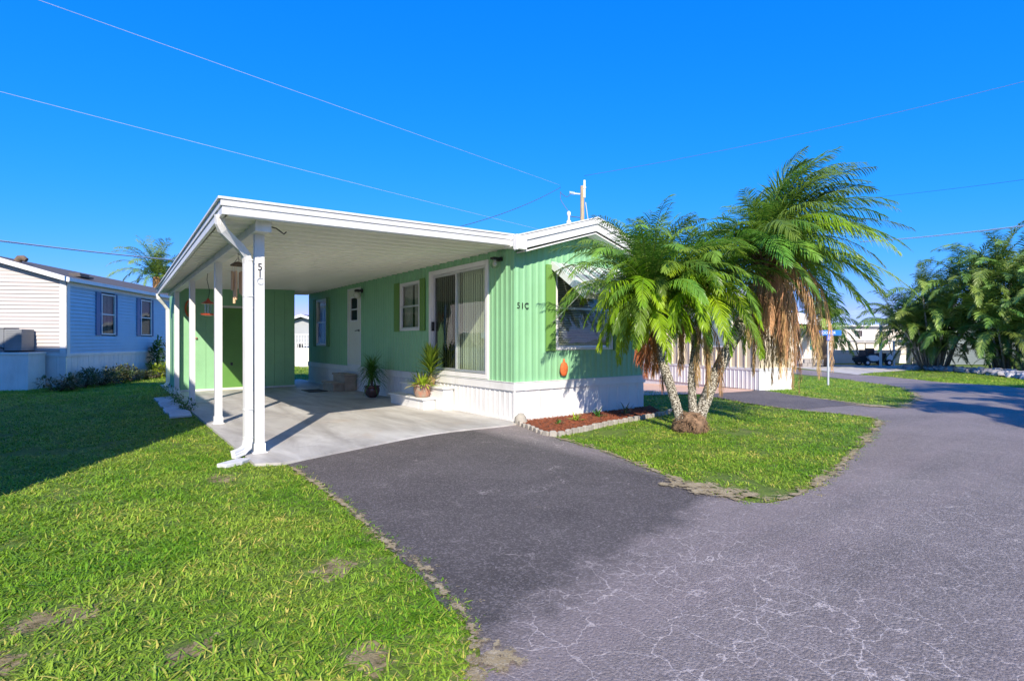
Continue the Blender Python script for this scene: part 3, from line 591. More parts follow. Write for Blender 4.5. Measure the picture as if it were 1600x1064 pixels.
# ================================================================ CARPORT
cp = empty('carport', (-4.2, -0.15, 0), label='white metal carport roof on posts along the lawn', cat='carport')
cx0, cy0 = -4.2, -.15
def cl(b, *a, **k):                                # world coordinates -> carport local
    b.v = [(x-cx0, y-cy0, z) for x, y, z in b.v]; return b.build(*a, parent=cp, **k)
YB = 12.3
SHR = .145
def zc(x): return 3.05 + x * 0.047        # ceiling height
xl = lambda y: -4.64 + (y + .8) * 0.013
pitch = .305; k = 0; y = -.12
proto = None
prof = [(0.0, 0), (.015, -.0), (.02, -.022), (.04, -.022), (.045, 0), (.16, .0), (.165, -.008), (.175, -.008), (.18, 0), (.303, 0)]
while y < YB - .02:
    b = MB(); x0, x1 = xl(y - .66) + .025, -.02; z0, z1 = zc(x0), zc(x1)
    q = [(x0, a, z0+zz) for a, zz in prof] + [(x1, a, z1+zz) for a, zz in prof] + [(x0, 0, z0+.06), (x0, .303, z0+.06), (x1, 0, z1+.06), (x1, .303, z1+.06)]
    n = len(prof); b.add(q, [(i, i+1, n+i+1, n+i) for i in range(n-1)] + [(2*n, 2*n+1, 2*n+3, 2*n+2)])
    b.v = [(x-cx0, y_ + x*SHR, z) for x, y_, z in b.v]; b.build('roof_panel', M['ceil'], cp, fix=False, loc=(0, y-cy0, 0))
    y += pitch
# fascia with two bands and a lip (front and left)
def fascia_x(name, y0, off0, off1, th):
    b = MB(); xa, xb = -4.645-th*1.1, -.08; ya_, yb_ = y0 + xa*SHR + .02, y0 + xb*SHR
    q = [(xa, ya_-th, zc(xa)+off0), (xb, yb_-th, zc(xb)+off0), (xb, yb_-th, zc(xb)+off1), (xa, ya_-th, zc(xa)+off1), (xa, ya_, zc(xa)+off0), (xb, yb_, zc(xb)+off0), (xb, yb_, zc(xb)+off1), (xa, ya_, zc(xa)+off1)]
    b.add(q, [(0,1,2,3),(7,6,5,4),(0,4,5,1),(1,5,6,2),(2,6,7,3),(3,7,4,0)]); cl(b, name, M['white'], bevel=.003)
fascia_x('front_fascia', -.10, -.01, .085, .035)
fascia_x('front_fascia', -.10, .085, .155, .05)
fascia_x('fascia_cap', -.09, .155, .185, .075)
def fascia_y(name, x0, off0, off1, th, m=None):
    b = MB(); za = zc(-4.64); ya, yb = -.769, YB - .66
    dz = lambda y: -(y + .8) * .004
    q = []
    for (yy) in (ya, yb):
        for (xx, zz) in ((x0-th, off0), (x0, off0), (x0, off1), (x0-th, off1)): q.append((xx + xl(yy) + 4.64, yy, za + zz + dz(yy)))
    b.add(q, [(0,1,2,3),(7,6,5,4),(0,4,5,1),(1,5,6,2),(2,6,7,3),(3,7,4,0)]); cl(b, name, m or M['white'], bevel=.003)
fascia_y('gutter', -4.645, -.012, .083, .04); fascia_y('gutter', -4.64, .083, .155, .06); fascia_y('fascia_cap', -4.62, .155, .185, .105)

# roof skin
b = MB(); b.add([(-4.64,-.10-4.64*SHR,zc(-4.64)+.165),(-.02,-.10,zc(-.02)+.165),(-.02,YB,zc(-.02)+.10),(-4.6,YB-4.64*SHR,zc(-4.64)+.09)], [(0,1,2,3)]); cl(b, 'roof_skin', M['roof'])
# beam
b = MB(); b.box(-4.275, -.50, 2.735, -4.115, YB-.9, 2.852); cl(b, 'beam', M['white_dirty'], bevel=.006)
b = MB(); b.box(-4.285, -.53, 2.725, -4.105, -.502, 2.85); cl(b, 'beam_end', M['white_dirty'])
b = MB()
b.tube([(-4.10,-.48,2.80),(-4.04,-.48,2.79),(-3.98,-.48,2.75),(-3.95,-.48,2.73),(-3.92,-.48,2.76)], .008, 6); cl(b, 'hook', M['dark'])
post = None
for i, (px_, py_) in enumerate(((-4.18, -.20), (-4.20, 2.80), (-4.20, 6.35), (-4.20, 9.72))):
    po = MB(); s_ = .055
    po.box(px_-s_, py_-s_, 0, px_+s_, py_+s_, 2.735)
    for sx in (-1, 1):
        po.box(px_+sx*.028-.006, py_-s_-.004, .02, px_+sx*.028+.006, py_-s_, 2.7)
    p_ = cl(po, 'post', M['white'], bevel=.004)
    bb = MB(); bb.box(px_-.085, py_-.085, 0.001, px_+.085, py_+.085, .012).box(px_-.066, py_-.066, .012, px_+.066, py_+.066, .12)
    bb.v = [(x-cx0, y_-cy0, z) for x, y_, z in bb.v]; bb.build('post_base', M['white_dirty'], p_)
    if i == 0:
        for ch, zz, m_ in (('5', 2.325, 'black_letter'), ('1', 2.235, 'black_letter'), ('C', 2.145, 'faint_letter')):
            text('post_number', ch, .125, (px_-cx0, py_-s_-.0075-cy0, zz), (R(90), 0, 0), M[m_], p_, .002)
# downspouts
def spout(pts, name='downspout', wd=.10, dp=.075, ribs=True):
    b = MB(); b.tube(pts, wd/1.414, 4, True, dp/wd, .5); return b
P0 = Vector((-4.33, -.16, 0))
pts = [(-4.67,-.55,2.86),(-4.665,-.53,2.76),(-4.63,-.50,2.69),(-4.54,-.42,2.62),(-4.43,-.33,2.55),(-4.34,-.26,2.46),(-4.318,-.24,2.36),(-4.315,-.24,1.2),(-4.315,-.24,.19),(-4.33,-.26,.10),(-4.39,-.30,.055),(-4.50,-.37,.035)]
b = MB()
def rectsweep(b, pts, wx, wy):
    pts = [Vector(p) for p in pts]; q = []
    m = len(pts)
    for i, p in enumerate(pts):
        d = (pts[min(i+1,m-1)] - pts[max(i-1,0)]).normalized(); s_ = Vector((.15, -.99, 0)); s_ = (s_ - d*s_.dot(d)).normalized(); a = d.cross(s_).normalized()
        for k, (u, v) in enumerate(((-1,-1),(-.5,-1.0),(-.45,-.9),(-.1,-.9),(-.05,-1),(.05,-1),(.1,-.9),(.45,-.9),(.5,-1),(1,-1),(1,1),(-1,1))): q.append(p + a*u*wx/2 + s_*(-v)*wy/2)
    n = 12; b.add(q, [(i*n+k, i*n+(k+1)%n, (i+1)*n+(k+1)%n, (i+1)*n+k) for i in range(m-1) for k in range(n)] + [tuple(range(n))[::-1], tuple((m-1)*n+k for k in range(n))])
rectsweep(b, pts, .095, .07); ds = cl(b, 'downspout', M['white'])
b = MB()
for z in (2.4, 1.95, .55, .2): b.box(-4.368, -.282, z, -4.262, -.20, z+.012)
b.v = [(x-cx0, y_-cy0, z) for x, y_, z in b.v]; b.build('strap', M['white_dirty'], ds)
b = MB(); rectsweep(b, [(-4.52,11.6,2.80),(-4.50,11.6,2.66),(-4.35,11.7,2.5),(-4.26,11.75,2.35),(-4.25,11.75,1.0),(-4.25,11.75,.15),(-4.36,11.6,.05)], .09, .07); cl(b, 'downspout', M['white'])
b = MB(); b.prism([(-4.72,-.66),(-4.45,-.46),(-4.34,-.56),(-4.46,-.70),(-4.64,-.76)], -.035, .012); b.build('splash_stone', M['paver'], bevel=.008, label='flat pale stone under the downspout mouth', cat='stone')

# ================================================================ SHED in the carport
sh = empty('storage_shed', (-2.6, 9.9, 0), label='green boarded storage shed closing the back of the carport', cat='shed')
sx0, sy0 = -2.6, 9.9
def sl(b, *a, **k):
    b.v = [(x-sx0, y-sy0, z) for x, y, z in b.v]; return b.build(*a, parent=sh, **k)
# boards, each a piece
def boards(P, u0, u1, z0, z1, ops, n, d0=.0, d1=.018):
    wd = (u1-u0)/n
    for k in range(n):
        a, b_ = u0+k*wd+.003, u0+(k+1)*wd-.003; segs = [(z0, z1)]
        for (p, q, c, d) in ops:
            if p < (a+b_)/2 < q: segs = [(d, z1)]
        for c, d in segs:
            mb = MB(); pbox(mb, a, b_, c, d, d0, d1 + .002*(k % 2), P); sl(mb, 'board', M['siding_wood'])
PS = lambda u, w_, z: (u, 9.9-w_, z); PL = lambda u, w_, z: (-4.1-w_, u, z)
boards(PS, -4.1, -3.17, .05, 2.93, [], 3); boards(PS, -3.17, -1.95, 2.42, 2.95, [], 4); boards(PS, -1.95, -1.07, .05, 2.96, [], 3)
boards(PL, 9.9, 12.9, .05, 2.80, [], 10)
sl(MB().box(-4.09, 9.91, 0, -1.08, 12.9, 2.9), 'shed_core', M['siding_wood'])
sl(MB().box(-4.12, 9.86, 0.002, -3.17, 9.905, .05).box(-1.95, 9.86, .002, -1.05, 9.905, .05), 'sill', M['white_dirty'])
f = MB(); framebox(f, -3.16, -1.96, .0, 2.42, .06, PS, .0, .035); dk = sl(f, 'shed_door', M['cream'])
f = MB(); pbox(f, -3.095, -2.025, .06, 2.355, .005, .022, PS); f.v = [(x-sx0, y_-sy0, z) for x, y_, z in f.v]; f.build('door_leaf', M['door_green'], dk)
f = MB(); f.box(-2.12, 9.84, 1.02, -2.05, 9.875, 1.18); f.tube([(-2.085, 9.84, 1.02), (-2.085, 9.83, .95)], .02, 8); f.box(-2.1,9.845,1.25,-2.06,9.875,1.3); f.v = [(x-sx0, y_-sy0, z) for x, y_, z in f.v]; f.build('handle', M['dark'], dk)
f = MB(); f.box(-2.86, 9.855, .70, -2.80, 9.876, .78); f.v = [(x-sx0, y_-sy0, z) for x, y_, z in f.v]; f.build('latch', M['dark'], dk)
f = MB(); f.lathe([(.01,0),(.03,.01),(.035,.04),(.02,.06)], 8, (-3.72, 9.86, 1.45)); sl(f, 'knob', M['terracotta'])

# hanging ornaments
ch = empty('wind_chime', (-4.05, 1.9, 2.0), label='bamboo wind chime hanging by the second post', cat='wind chime')
f = MB(); f.tube([(0,0,.95),(.0,0,.72)], .004, 5); f.tube([(-.03,0,.80),(.03,0,.76)], .005, 5)
for a in range(5): t = a*1.256; f.tube([(0,0,.72),(.10*math.cos(t),.10*math.sin(t),.60)], .002, 4)
f.build('cord', M['dark'], ch)
f = MB(); f.lathe([(.02,.655),(.06,.64),(.115,.60),(.115,.59),(.05,.60)], 16); f.build('top_cap', M['bark'], ch, smooth=40)
for a in range(6):
    t = a*1.047; L0 = (.42,.34,.50,.30,.45,.38)[a]; x, y = .085*math.cos(t), .085*math.sin(t)
    f = MB(); f.tube([(x,y,.50),(x,y,.50-L0*.45),(x,y,.50-L0)], [.02,.019,.02], 10, True); f.tube([(x,y,.50),(x,y,.60)], .002, 4); f.tube([(x,y,.50-L0*.45-.004),(x,y,.50-L0*.45+.004)], .022, 10); f.build('bamboo_tube', M['bamboo'], ch, smooth=40)
fd = empty('hanging_lantern', (-4.0, 5.5, 1.95), label='small red and glass lantern feeder hanging between the posts', cat='lantern')
f = MB(); f.tube([(0,0,.95),(-.02,0,.75),(.03,0,.5),(.0,0,.34)], .006, 5); f.build('hanging_hook', M['dark'], fd)
f = MB(); f.lathe([(.01,.36),(.03,.33),(.05,.30),(.13,.25),(.14,.24),(.05,.25)], 16); f.build('lid', M['red'], fd, smooth=30)
f = MB(); f.lathe([(.06,.03),(.062,.24)], 16); f.build('glass_jar', M['globe'], fd, smooth=30)
f = MB(); f.lathe([(.04,-.02),(.13,.0),(.145,.03),(.06,.03)], 16); f.build('tray', M['red'], fd, smooth=30)
wr = empty('wall_wreath', (-3.90, 9.80, 2.2), label='orange wreath with a green parrot hanging at the shed corner', cat='ornament')
f = MB(); rr_ = [(.085*math.cos(t*2*math.pi/24), -.02, .10+.21*math.sin(t*2*math.pi/24)) for t in range(25)]; f.tube(rr_, .024, 8, False); f.build('ring', M['orange'], wr, smooth=True)
f = MB(); f.tube([(0,-.03,.16),(0,-.04,.08),(.01,-.03,-.03),(.02,-.02,-.16)], [.03,.05,.045,.012], 10); f.build('parrot', M['bromeliad'], wr, smooth=True)

# ================================================================ STEPS, POTS, MAT
st = empty('entry_steps', (-.25, 3.0, 0), label='white painted two-tread steps at the sliding door', cat='steps')
sp_ = [('lower_riser', (-.52, 2.02, 0, -.05, 3.93, .20), 'white'), ('lower_tread', (-.56, 1.98, .20, -.05, 3.97, .235), 'white_dirty'), ('upper_riser', (-.30, 2.04, .237, -.05, 3.90, .44), 'white'), ('upper_tread', (-.34, 2.0, .442, -.05, 3.94, .478), 'white_dirty')]
sp_ = [('lower_riser', (-.56, 2.55, 0, -.30, 3.93, .20), 'white'), ('lower_tread', (-.60, 2.30, .20, -.28, 3.97, .235), 'white_dirty'), ('lower_side', (-.56, 2.34, 0, -.30, 2.55, .20), 'white'), ('upper_riser', (-.28, 2.02, .0, -.045, 3.93, .43), 'white'), ('upper_tread', (-.32, 1.97, .432, -.045, 3.97, .468), 'white_dirty')]
for nm, bx, m_ in sp_:
    b = MB().box(*bx); b.v = [(x+.25, y_-3.0, z) for x, y_, z in b.v]; b.build(nm, M[m_], st, bevel=.006)
cs = empty('concrete_steps', (-.3, 8.0, 0), label='grey precast concrete steps below the cream side door', cat='steps')
for nm, bx in (('lower_block', (-.70, 7.42, .0, -.40, 8.30, .19)), ('upper_block', (-.395, 7.38, .0, -.045, 8.34, .42)), ('tread_slab', (-.74, 7.38, .192, -.398, 8.34, .24)), ('tread_slab', (-.42, 7.34, .422, -.045, 8.38, .47))):
    b = MB().box(*bx); b.v = [(x+.3, y_-8.0, z) for x, y_, z in b.v]; b.build(nm, M['concrete_steps'], cs, bevel=.012)
b = MB().box(-1.30, 7.55, .004, -.80, 8.35, .018); b.build('doormat', M['mat'], bevel=.004, label='dark doormat on the slab before the concrete steps', cat='mat')
def ribbon(mb, p, d, L, wd, droop, seg=5, side=None, fold=0.0):
    d = Vector(d).normalized(); p = Vector(p); sd_ = (side or d.cross(Vector((0,0,1))))
    if sd_.length < 1e-3: sd_ = Vector((1,0,0))
    sd_.normalize(); q = []
    for i in range(seg+1):
        t = i/seg; ww = wd * (0.55 + 1.2*t*(1-t)*1.5) * (1 - t**4) + .0008
        q += [p - sd_*ww/2, p + sd_*ww/2]; d = (d + Vector((0,0,-droop/seg))).normalized(); p = p + d * L/seg
    mb.add(q, [(2*i, 2*i+1, 2*i+3, 2*i+2) for i in range(seg)])
def pot(name, loc, prof, m, label, cat='plant pot'):
    e = empty(name, loc, label=label, cat=cat); b = MB(); b.lathe(prof, 28); b.build('pot', m, e, smooth=35)
    r = prof[-1][0] if prof[-1][0] > .02 else .1
    MB().lathe([(.001, prof[-1][1]+.012), (r*.98, prof[-1][1])], 20).build('soil', M['soil'], e); return e
e1 = pot('potted_dracaena', (-.42, 5.35, 0), [(.085,0),(.10,.01),(.16,.07),(.19,.16),(.185,.235),(.175,.25),(.195,.27),(.195,.29),(.165,.29),(.16,.25)], M['glaze'], 'tall grassy green plant in a dark red glazed pot on the slab', 'potted plant')
b = MB()
for k in range(3): b.tube([(.02*k-.02, .01*k, .24), (.03*k-.03, .02*k, .42+.1*k)], .012, 6)
b.build('stem', M['bark'], e1); b = MB(); r_ = random.Random(3)
for k in range(300):
    a = r_.uniform(0, 2*math.pi); el = r_.uniform(-.1, 1.35); h0 = r_.choice((.45, .58, .72)); L = r_.uniform(.36, .60)
    ribbon(b, (.02*math.cos(a), .02*math.sin(a), h0 + r_.uniform(-.08,.10)), (math.cos(a)*math.cos(el), math.sin(a)*math.cos(el), math.sin(el)), L, .021, r_.uniform(.9, 1.9))
b.build('foliage', M['dracaena'], e1, fix=False)
e2 = pot('potted_bromeliad', (-.44, 2.62, .237), [(.10,0),(.12,.01),(.145,.06),(.155,.15),(.158,.19),(.185,.20),(.185,.235),(.165,.24),(.155,.20)], M['terracotta'], 'short yellow-green plant in a mottled terracotta pot on the lower step', 'potted plant')
b = MB(); bp_ = MB()
for k in range(120):
    a = r_.uniform(0, 2*math.pi); el = r_.uniform(.15, 1.4); rr = r_.uniform(0, .12); ribbon(b if k % 7 else bp_, (rr*math.cos(a), rr*math.sin(a), .21), (math.cos(a)*math.cos(el), math.sin(a)*math.cos(el), math.sin(el)), r_.uniform(.18,.34), .034, r_.uniform(.3,1.0), 4)
b.build('foliage', M['bromeliad'], e2, fix=False); bp_.build('dry_leaves', M['brom_pale'], e2, fix=False); e2.scale = (1.15,)*3
e3 = pot('tall_bromeliad', (-.17, 2.75, .47), [(.07,0),(.08,.01),(.10,.09),(.105,.12),(.09,.12)], M['terracotta'], 'taller yellow-green strappy plant on the upper white step', 'potted plant')
b = MB(); bp_ = MB()
b.tube([(0,0,.12),(.01,.01,.42)], .03, 8)
for k in range(80):
    a = k*2.4; hh = .20 + .34*k/80; el = R(18 + 55*k/80 + r_.uniform(-8, 8)); ribbon(b, (0,0,hh), (math.cos(a)*math.cos(el), math.sin(a)*math.cos(el), math.sin(el)), r_.uniform(.36,.52), .046, r_.uniform(.1,.5), 5)
for k in range(40):
    a = r_.uniform(0, 6.28); ribbon(bp_, (0,0,r_.uniform(.14,.26)), (math.cos(a), math.sin(a), r_.uniform(-.3,.6)), r_.uniform(.1,.22), .02, 1.6, 4)
b.build('foliage', M['bromeliad'], e3, fix=False); bp_.build('dry_leaves', M['brom_pale'], e3, fix=False)

# ================================================================ MULCH BED
bed = [(0.0,-.12),(-.22,-.72),(-.34,-1.42),(.2,-1.35),(1.1,-1.10),(3.05,-.84),(3.8,.1),(3.5,0.0)]
bed = [(-.02,-.08),(-.20,-.70),(-.30,-1.36),(.3,-1.27),(1.1,-1.08),(2.2,-.93),(3.0,-.78),(3.5,-.2),(3.6,-.05)]
MB().prism(bed, -.06, .005).build('mulch_bed', M['mulch'], kind='structure', label='red mulch bed along the front skirting')
b = MB(); import itertools
def inside(x, y, poly):
    c = False; n = len(poly); j = n-1
    for i in range(n):
        xi, yi = poly[i]; xj, yj = poly[j]
        if (yi > y) != (yj > y) and x < (xj-xi)*(y-yi)/(yj-yi)+xi: c = not c
        j = i
    return c
cnt = 0
while cnt < 4200:
    x, y = r_.uniform(-.35, 3.6), r_.uniform(-1.4, -.05)
    if not inside(x, y, bed): continue
    a = r_.uniform(0, 3.14); l = r_.uniform(.012,.045); t = r_.uniform(-.5,.5); d = Vector((math.cos(a), math.sin(a), t))*l; z = .008 + r_.uniform(0,.018)
    b.bar(Vector((x,y,z))-d*.5, Vector((x,y,z))+d*.5, r_.uniform(.005,.014), .004); cnt += 1
b.build('wood_chips', M['mulch'], fix=False, kind='stuff', label='shredded red wood chips covering the bed', cat='mulch')
ge = empty('garden_edging', (1.1, -1.1, 0), label='pale scalloped stone edging around the red mulch bed', cat='edging')
path = smooth_line([(-.10,-.25),(-.24,-.75),(-.37,-1.40),(.3,-1.36),(1.1,-1.17),(2.2,-1.02),(3.05,-.88),(3.35,-.75),(3.9,-.55)], .05)
acc = 0; last = path[0]; k = 0
for i in range(1, len(path)):
    acc += math.dist(path[i], path[i-1])
    if acc > .125:
        acc = 0; p, q = path[i], last; last = path[i]; mx_, my_ = (p[0]+q[0])/2, (p[1]+q[1])/2; a = math.atan2(p[1]-q[1], p[0]-q[0])
        b = MB(); hh = .055 + r_.uniform(-.010,.010); b.prism([(-.056,-.05),(.056,-.05),(.056,hh*.7),(.036,hh*.95),(0,hh),(-.036,hh*.95),(-.056,hh*.7)], -.03, .03, 'y')
        o = b.build('edging_stone', M['edgestone'], ge, bevel=.008); o.location = (mx_-1.1, my_+1.1, -.01); o.rotation_euler = (r_.uniform(-.08,.08), r_.uniform(-.06,.06), a + r_.uniform(-.08,.08))
b = MB(); b.lathe([(.001,.17),(.05,.16),(.09,.10),(.11,.0),(.10,-.05)][::-1], 12, (0,0,0), .5, 4); o = b.build('corner_stone', M['edgestone'], smooth=50, label='rounded pale stone at the corner of the white skirting', cat='stone'); o.location = (-.02, -.22, 0)
def small_plant(loc, n, L, m, label, seed):
    rr = random.Random(seed); b = MB()
    for k in range(n):
        a = rr.uniform(0, 6.28); el = rr.uniform(.3, 1.4); ribbon(b, (rr.uniform(-.04,.04), rr.uniform(-.04,.04), 0), (math.cos(a)*math.cos(el), math.sin(a)*math.cos(el), math.sin(el)), rr.uniform(.5,1)*L, .03, rr.uniform(.5,1.4), 4)
    o = b.build('bed_plant', m, fix=False, label=label, cat='plant'); o.location = loc
small_plant((.35,-.75,.01), 14, .13, M['green_leaf'], 'tiny green seedling in the mulch nearest the house corner', 1)
small_plant((.90,-.62,.01), 26, .20, M['bromeliad'], 'yellow-green seedling in the middle of the mulch bed', 2)
small_plant((1.55,-.50,.01), 22, .24, M['dracaena'], 'dark green seedling in the mulch under the window', 3)
small_plant((2.25,-.55,.01), 26, .30, M['croton'], 'purplish seedling in the mulch near the palm', 4)

# stepping stones
for k in range(10):
    t = k/9; b = MB(); wd = .18; ln = .36; b.prism([(-ln/2,-wd/2),(ln/2,-wd/2*.9),(ln/2*.96,wd/2),(-ln/2*.95,wd/2*.92)], 0, .045)
    o = b.build('paving_slab', M['paver'], bevel=.01, label='pale slab in the row leaning along the carport slab', cat='paving slab', group='pale slabs leaning in a row beside the carport slab')
    o.location = (-4.62 + .02*math.sin(k*2), 4.25 + 3.75*t, -.012); o.rotation_euler = (R(9), R(-3+rnd.uniform(-4,4)), R(8 + rnd.uniform(-9,9)))
# ================================================================ PALMS
def frond_mesh(d0, L, npair, ll, lw, grav, wind=Vector((0,0,0)), seed=0, lgrav=.6, dead=False, vee=.35, seg=3):
    rr = random.Random(seed); d = Vector(d0).normalized(); p = Vector((0,0,0)); N_ = 18; pts = [p.copy()]; ds = [d.copy()]
    for i in range(N_):
        t = i/N_; d = (d + (Vector((0,0,-1))*grav*(.35+1.3*t) + wind*(.3+t))/N_).normalized(); p = p + d*L/N_; pts.append(p.copy()); ds.append(d.copy())
    rb = MB(); rb.tube(pts[::2] if len(pts[::2]) > 2 else pts, [max(.0022, .013*(1-i/(len(pts[::2])))**1.0*(L/2)) for i in range(len(pts[::2]))], 5, True)
    nr = len(rb.f)
    mb = rb
    up0 = Vector((0,0,1)); twist = rr.uniform(-.5, .5)
    for k in range(npair):
        t = .12 + .88*(k+.5)/npair; fi = t*N_; i = min(N_-1, int(fi)); fr = fi-i; q = pts[i].lerp(pts[i+1], fr); dd = ds[i].lerp(ds[i+1], fr).normalized()
        side = dd.cross(up0)
        if side.length < .25: side = (side + Vector((math.cos(seed), math.sin(seed), 0))*.25)
        side.normalize(); nrm = side.cross(dd).normalized(); side = (side*math.cos(twist) + nrm*math.sin(twist)).normalized(); nrm = side.cross(dd).normalized()
        lk = ll * (math.sin(math.pi*min(1, (.18+.80*t)))**.55) * rr.uniform(.85,1.08)
        for s_ in (-1, 1):
            if rr.random() < .03: continue
            fwd = .55 + .75*t
            e = (side*s_ + dd*fwd*rr.uniform(.85,1.15) + nrm*(vee if not dead else -.2) + wind*.35 + Vector((rr.uniform(-.16,.16), rr.uniform(-.16,.16), rr.uniform(-.22,.16)))).normalized()
            if dead: e = (e*.55 + Vector((rr.uniform(-.25,.25), rr.uniform(-.25,.25), -1.0))).normalized()
            wv = (dd - e*dd.dot(e)); wv = wv.normalized() if wv.length > 1e-3 else nrm
            wv = (wv + nrm*rr.uniform(-.5,.5)).normalized()
            a = q.copy(); vq = []; ww = lw * rr.uniform(.8,1.15)
            prof = (.6, 1.0, .75, 0) if seg == 3 else (.8, .9, 0)
            for j in range(seg):
                vq += [a - wv*ww*prof[j]/2, a + wv*ww*prof[j]/2]; e = (e + Vector((0,0,-lgrav/seg)) + wind*.15/seg).normalized(); a = a + e*lk/seg
            vq.append(a); fs = [(2*j, 2*j+1, 2*j+3, 2*j+2) for j in range(seg-1)] + [(2*seg-2, 2*seg-1, 2*seg)]
            mb.add(vq, fs)
    me = bpy.data.meshes.new('frond'); me.from_pydata(mb.v, [], mb.f); 
    return me, nr
def add_frond(parent, loc, me, nr, mleaf, mr_, name='frond', rz=0, sc=1.0, label=None):
    if not me.materials:
        me.materials.append(mleaf); me.materials.append(mr_)
        for i in range(nr): me.polygons[i].material_index = 1
    o = bpy.data.objects.new(name, me); C.objects.link(o); o.parent = parent; o.location = loc; o.rotation_euler = (0,0,rz); o.scale = (sc,)*3
    if label: o['label'] = label
    return o
def mat_trunk():
    m = mat('palm_trunk', (0.40, 0.36, 0.28, 1), 0.9, 0.2, 10, 0.5, 50); t = m.node_tree; N = t.nodes; Lk = t.links; p = N['Principled BSDF']
    tc = N.new('ShaderNodeTexCoord'); mp = N.new('ShaderNodeMapping'); mp.inputs['Scale'].default_value = (1, 1, 1.1); Lk.new(tc.outputs['Object'], mp.inputs[0])
    v = N.new('ShaderNodeTexVoronoi'); v.inputs['Scale'].default_value = 42; Lk.new(mp.outputs[0], v.inputs['Vector'])
    r = N.new('ShaderNodeMapRange'); r.inputs[1].default_value = .25; r.inputs[2].default_value = .6; Lk.new(v.outputs['Distance'], r.inputs[0])
    mx = N.new('ShaderNodeMix'); mx.data_type = 'RGBA'; mx.inputs[6].default_value = (0.58, 0.54, 0.44, 1); mx.inputs[7].default_value = (0.10, 0.085, 0.06, 1); Lk.new(r.outputs[0], mx.inputs[0]); Lk.new(mx.outputs[2], p.inputs['Base Color'])
    return m
M['trunk'] = mat_trunk()
def trunk(parent, pts, r0, r1, name='trunk', boots=True, seed=0, m=None):
    L = smooth3(pts, 26); n = len(L); rr = random.Random(seed)
    b = MB(); b.tube(L, [(r0 + (r1-r0)*i/(n-1)) * (1 + .10*noise.noise((i*.9, seed, 0))) for i in range(n)], 14)
    if boots:                                    # spiralling stubs of old leaf bases
        for k in range(int(n*7)):
            t = k/(n*7-1)*(n-1); i = min(n-2, int(t)); q = Vector(L[i]).lerp(Vector(L[i+1]), t-i); a = k*2.4; r = (r0+(r1-r0)*t/(n-1))
            o = Vector((math.cos(a), math.sin(a), 0)); b.bar(q+o*r*.8, q+o*(r*1.0+.006)+Vector((0,0,.008)), .026, .012)
    return b.build(name, m or M['trunk'], parent, smooth=45, fix=False)
def smooth3(pts, n):
    P = [Vector(p) for p in pts]; out = []; m = len(P)-1
    for k in range(n):
        t = k/(n-1)*m; i = min(m-1, int(t)); t -= i; p0 = P[max(0,i-1)]; p1 = P[i]; p2 = P[i+1]; p3 = P[min(m,i+2)]
        out.append(.5*((2*p1)+(-p0+p2)*t+(2*p0-5*p1+4*p2-p3)*t*t+(-p0+3*p1-3*p2+p3)*t**3))
    return out
pb = Vector((1.72, -2.38, -.035))
pc = empty('date_palm_clump', pb, label='three-trunked date palm clump on the front lawn', cat='palm tree')
rel = lambda p: Vector(p) - pb
T1 = [(1.62,-2.26,.12),(1.58,-2.10,.65),(1.50,-1.95,1.2),(1.40,-1.82,1.85),(1.37,-1.78,2.06)]
T2 = [(1.80,-2.36,.15),(1.86,-2.30,.80),(1.94,-2.32,1.4),(2.0,-2.38,2.08)]
T3 = [(1.85,-2.42,.12),(2.02,-2.46,.50),(2.20,-2.54,.92),(2.52,-2.77,1.70),(2.72,-2.92,2.25),(2.82,-3.0,2.72)]
trunk(pc, [rel(p) for p in T1], .075, .075, seed=1); trunk(pc, [rel(p) for p in T2], .065, .06, seed=2); trunk(pc, [rel(p) for p in T3], .095, .10, seed=3)
b = MB(); b.lathe([(.21,0),(.235,.06),(.225,.15),(.19,.23),(.11,.29),(.02,.31)], 26, (0,0,0), .7, 2); rbl = b.build('root_ball', M['fibre'], pc, smooth=True)
b = MB(); rr = random.Random(11)
for k in range(1100):
    a = rr.uniform(0,6.28); z = rr.uniform(.02,.30); r = .225*(1-(z/.36)**3)*1.02; p0 = Vector((r*math.cos(a), r*math.sin(a), z)); b.bar(p0, p0+Vector((math.cos(a)*.035+rr.uniform(-.035,.035), math.sin(a)*.035+rr.uniform(-.035,.035), rr.uniform(-.08,.04))), .006, .004)
b.build('root_fibres', M['fibre'], pc, kind='stuff', fix=False)
def wdir(ar, el):  # direction from azimuth measured from screen-right axis of the place (towards the street corner), elevation
    return (RGT*math.cos(ar) + FWD*math.sin(ar))*math.cos(el) + Vector((0,0,math.sin(el)))
def crown(center, n, L, grav, wind, seed, el0=-.5, el1=1.35, ll=.27, lw=.017, npair=40, az=None, frac_y=.35, lg=.8):
    rr = random.Random(seed)
    for k in range(n):
        u = (k+.5)/n; el = el0 + (el1-el0)*(u**1.0); a = az(rr, k) if az else k*2.39996 + rr.uniform(-.3,.3)
        el += rr.uniform(-.15,.15); Lk_ = L*rr.uniform(.82,1.12)*(1.0 if u < .8 else .85)
        me, nr = frond_mesh(wdir(a, el), Lk_, npair, ll, lw, grav*rr.uniform(.8,1.25)*(1.1-.2*u), wind, seed*100+k, lg*rr.uniform(.6,1.3))
        yel = (el < .8 and rr.random() < frac_y)
        add_frond(pc, rel(center) + wdir(a, el)*.05, me, nr, M['leaf_yellow'] if yel else M['leaf'], M['rachis'])
NW = Vector((0,0,0)); WND = RGT*1.0 + Vector((0,0,.10))
crown((1.42,-1.82,2.06), 58, 1.26, 2.3, RGT*.15, 5, -.3, .9, ll=.30, lw=.018, frac_y=.75, lg=1.2)
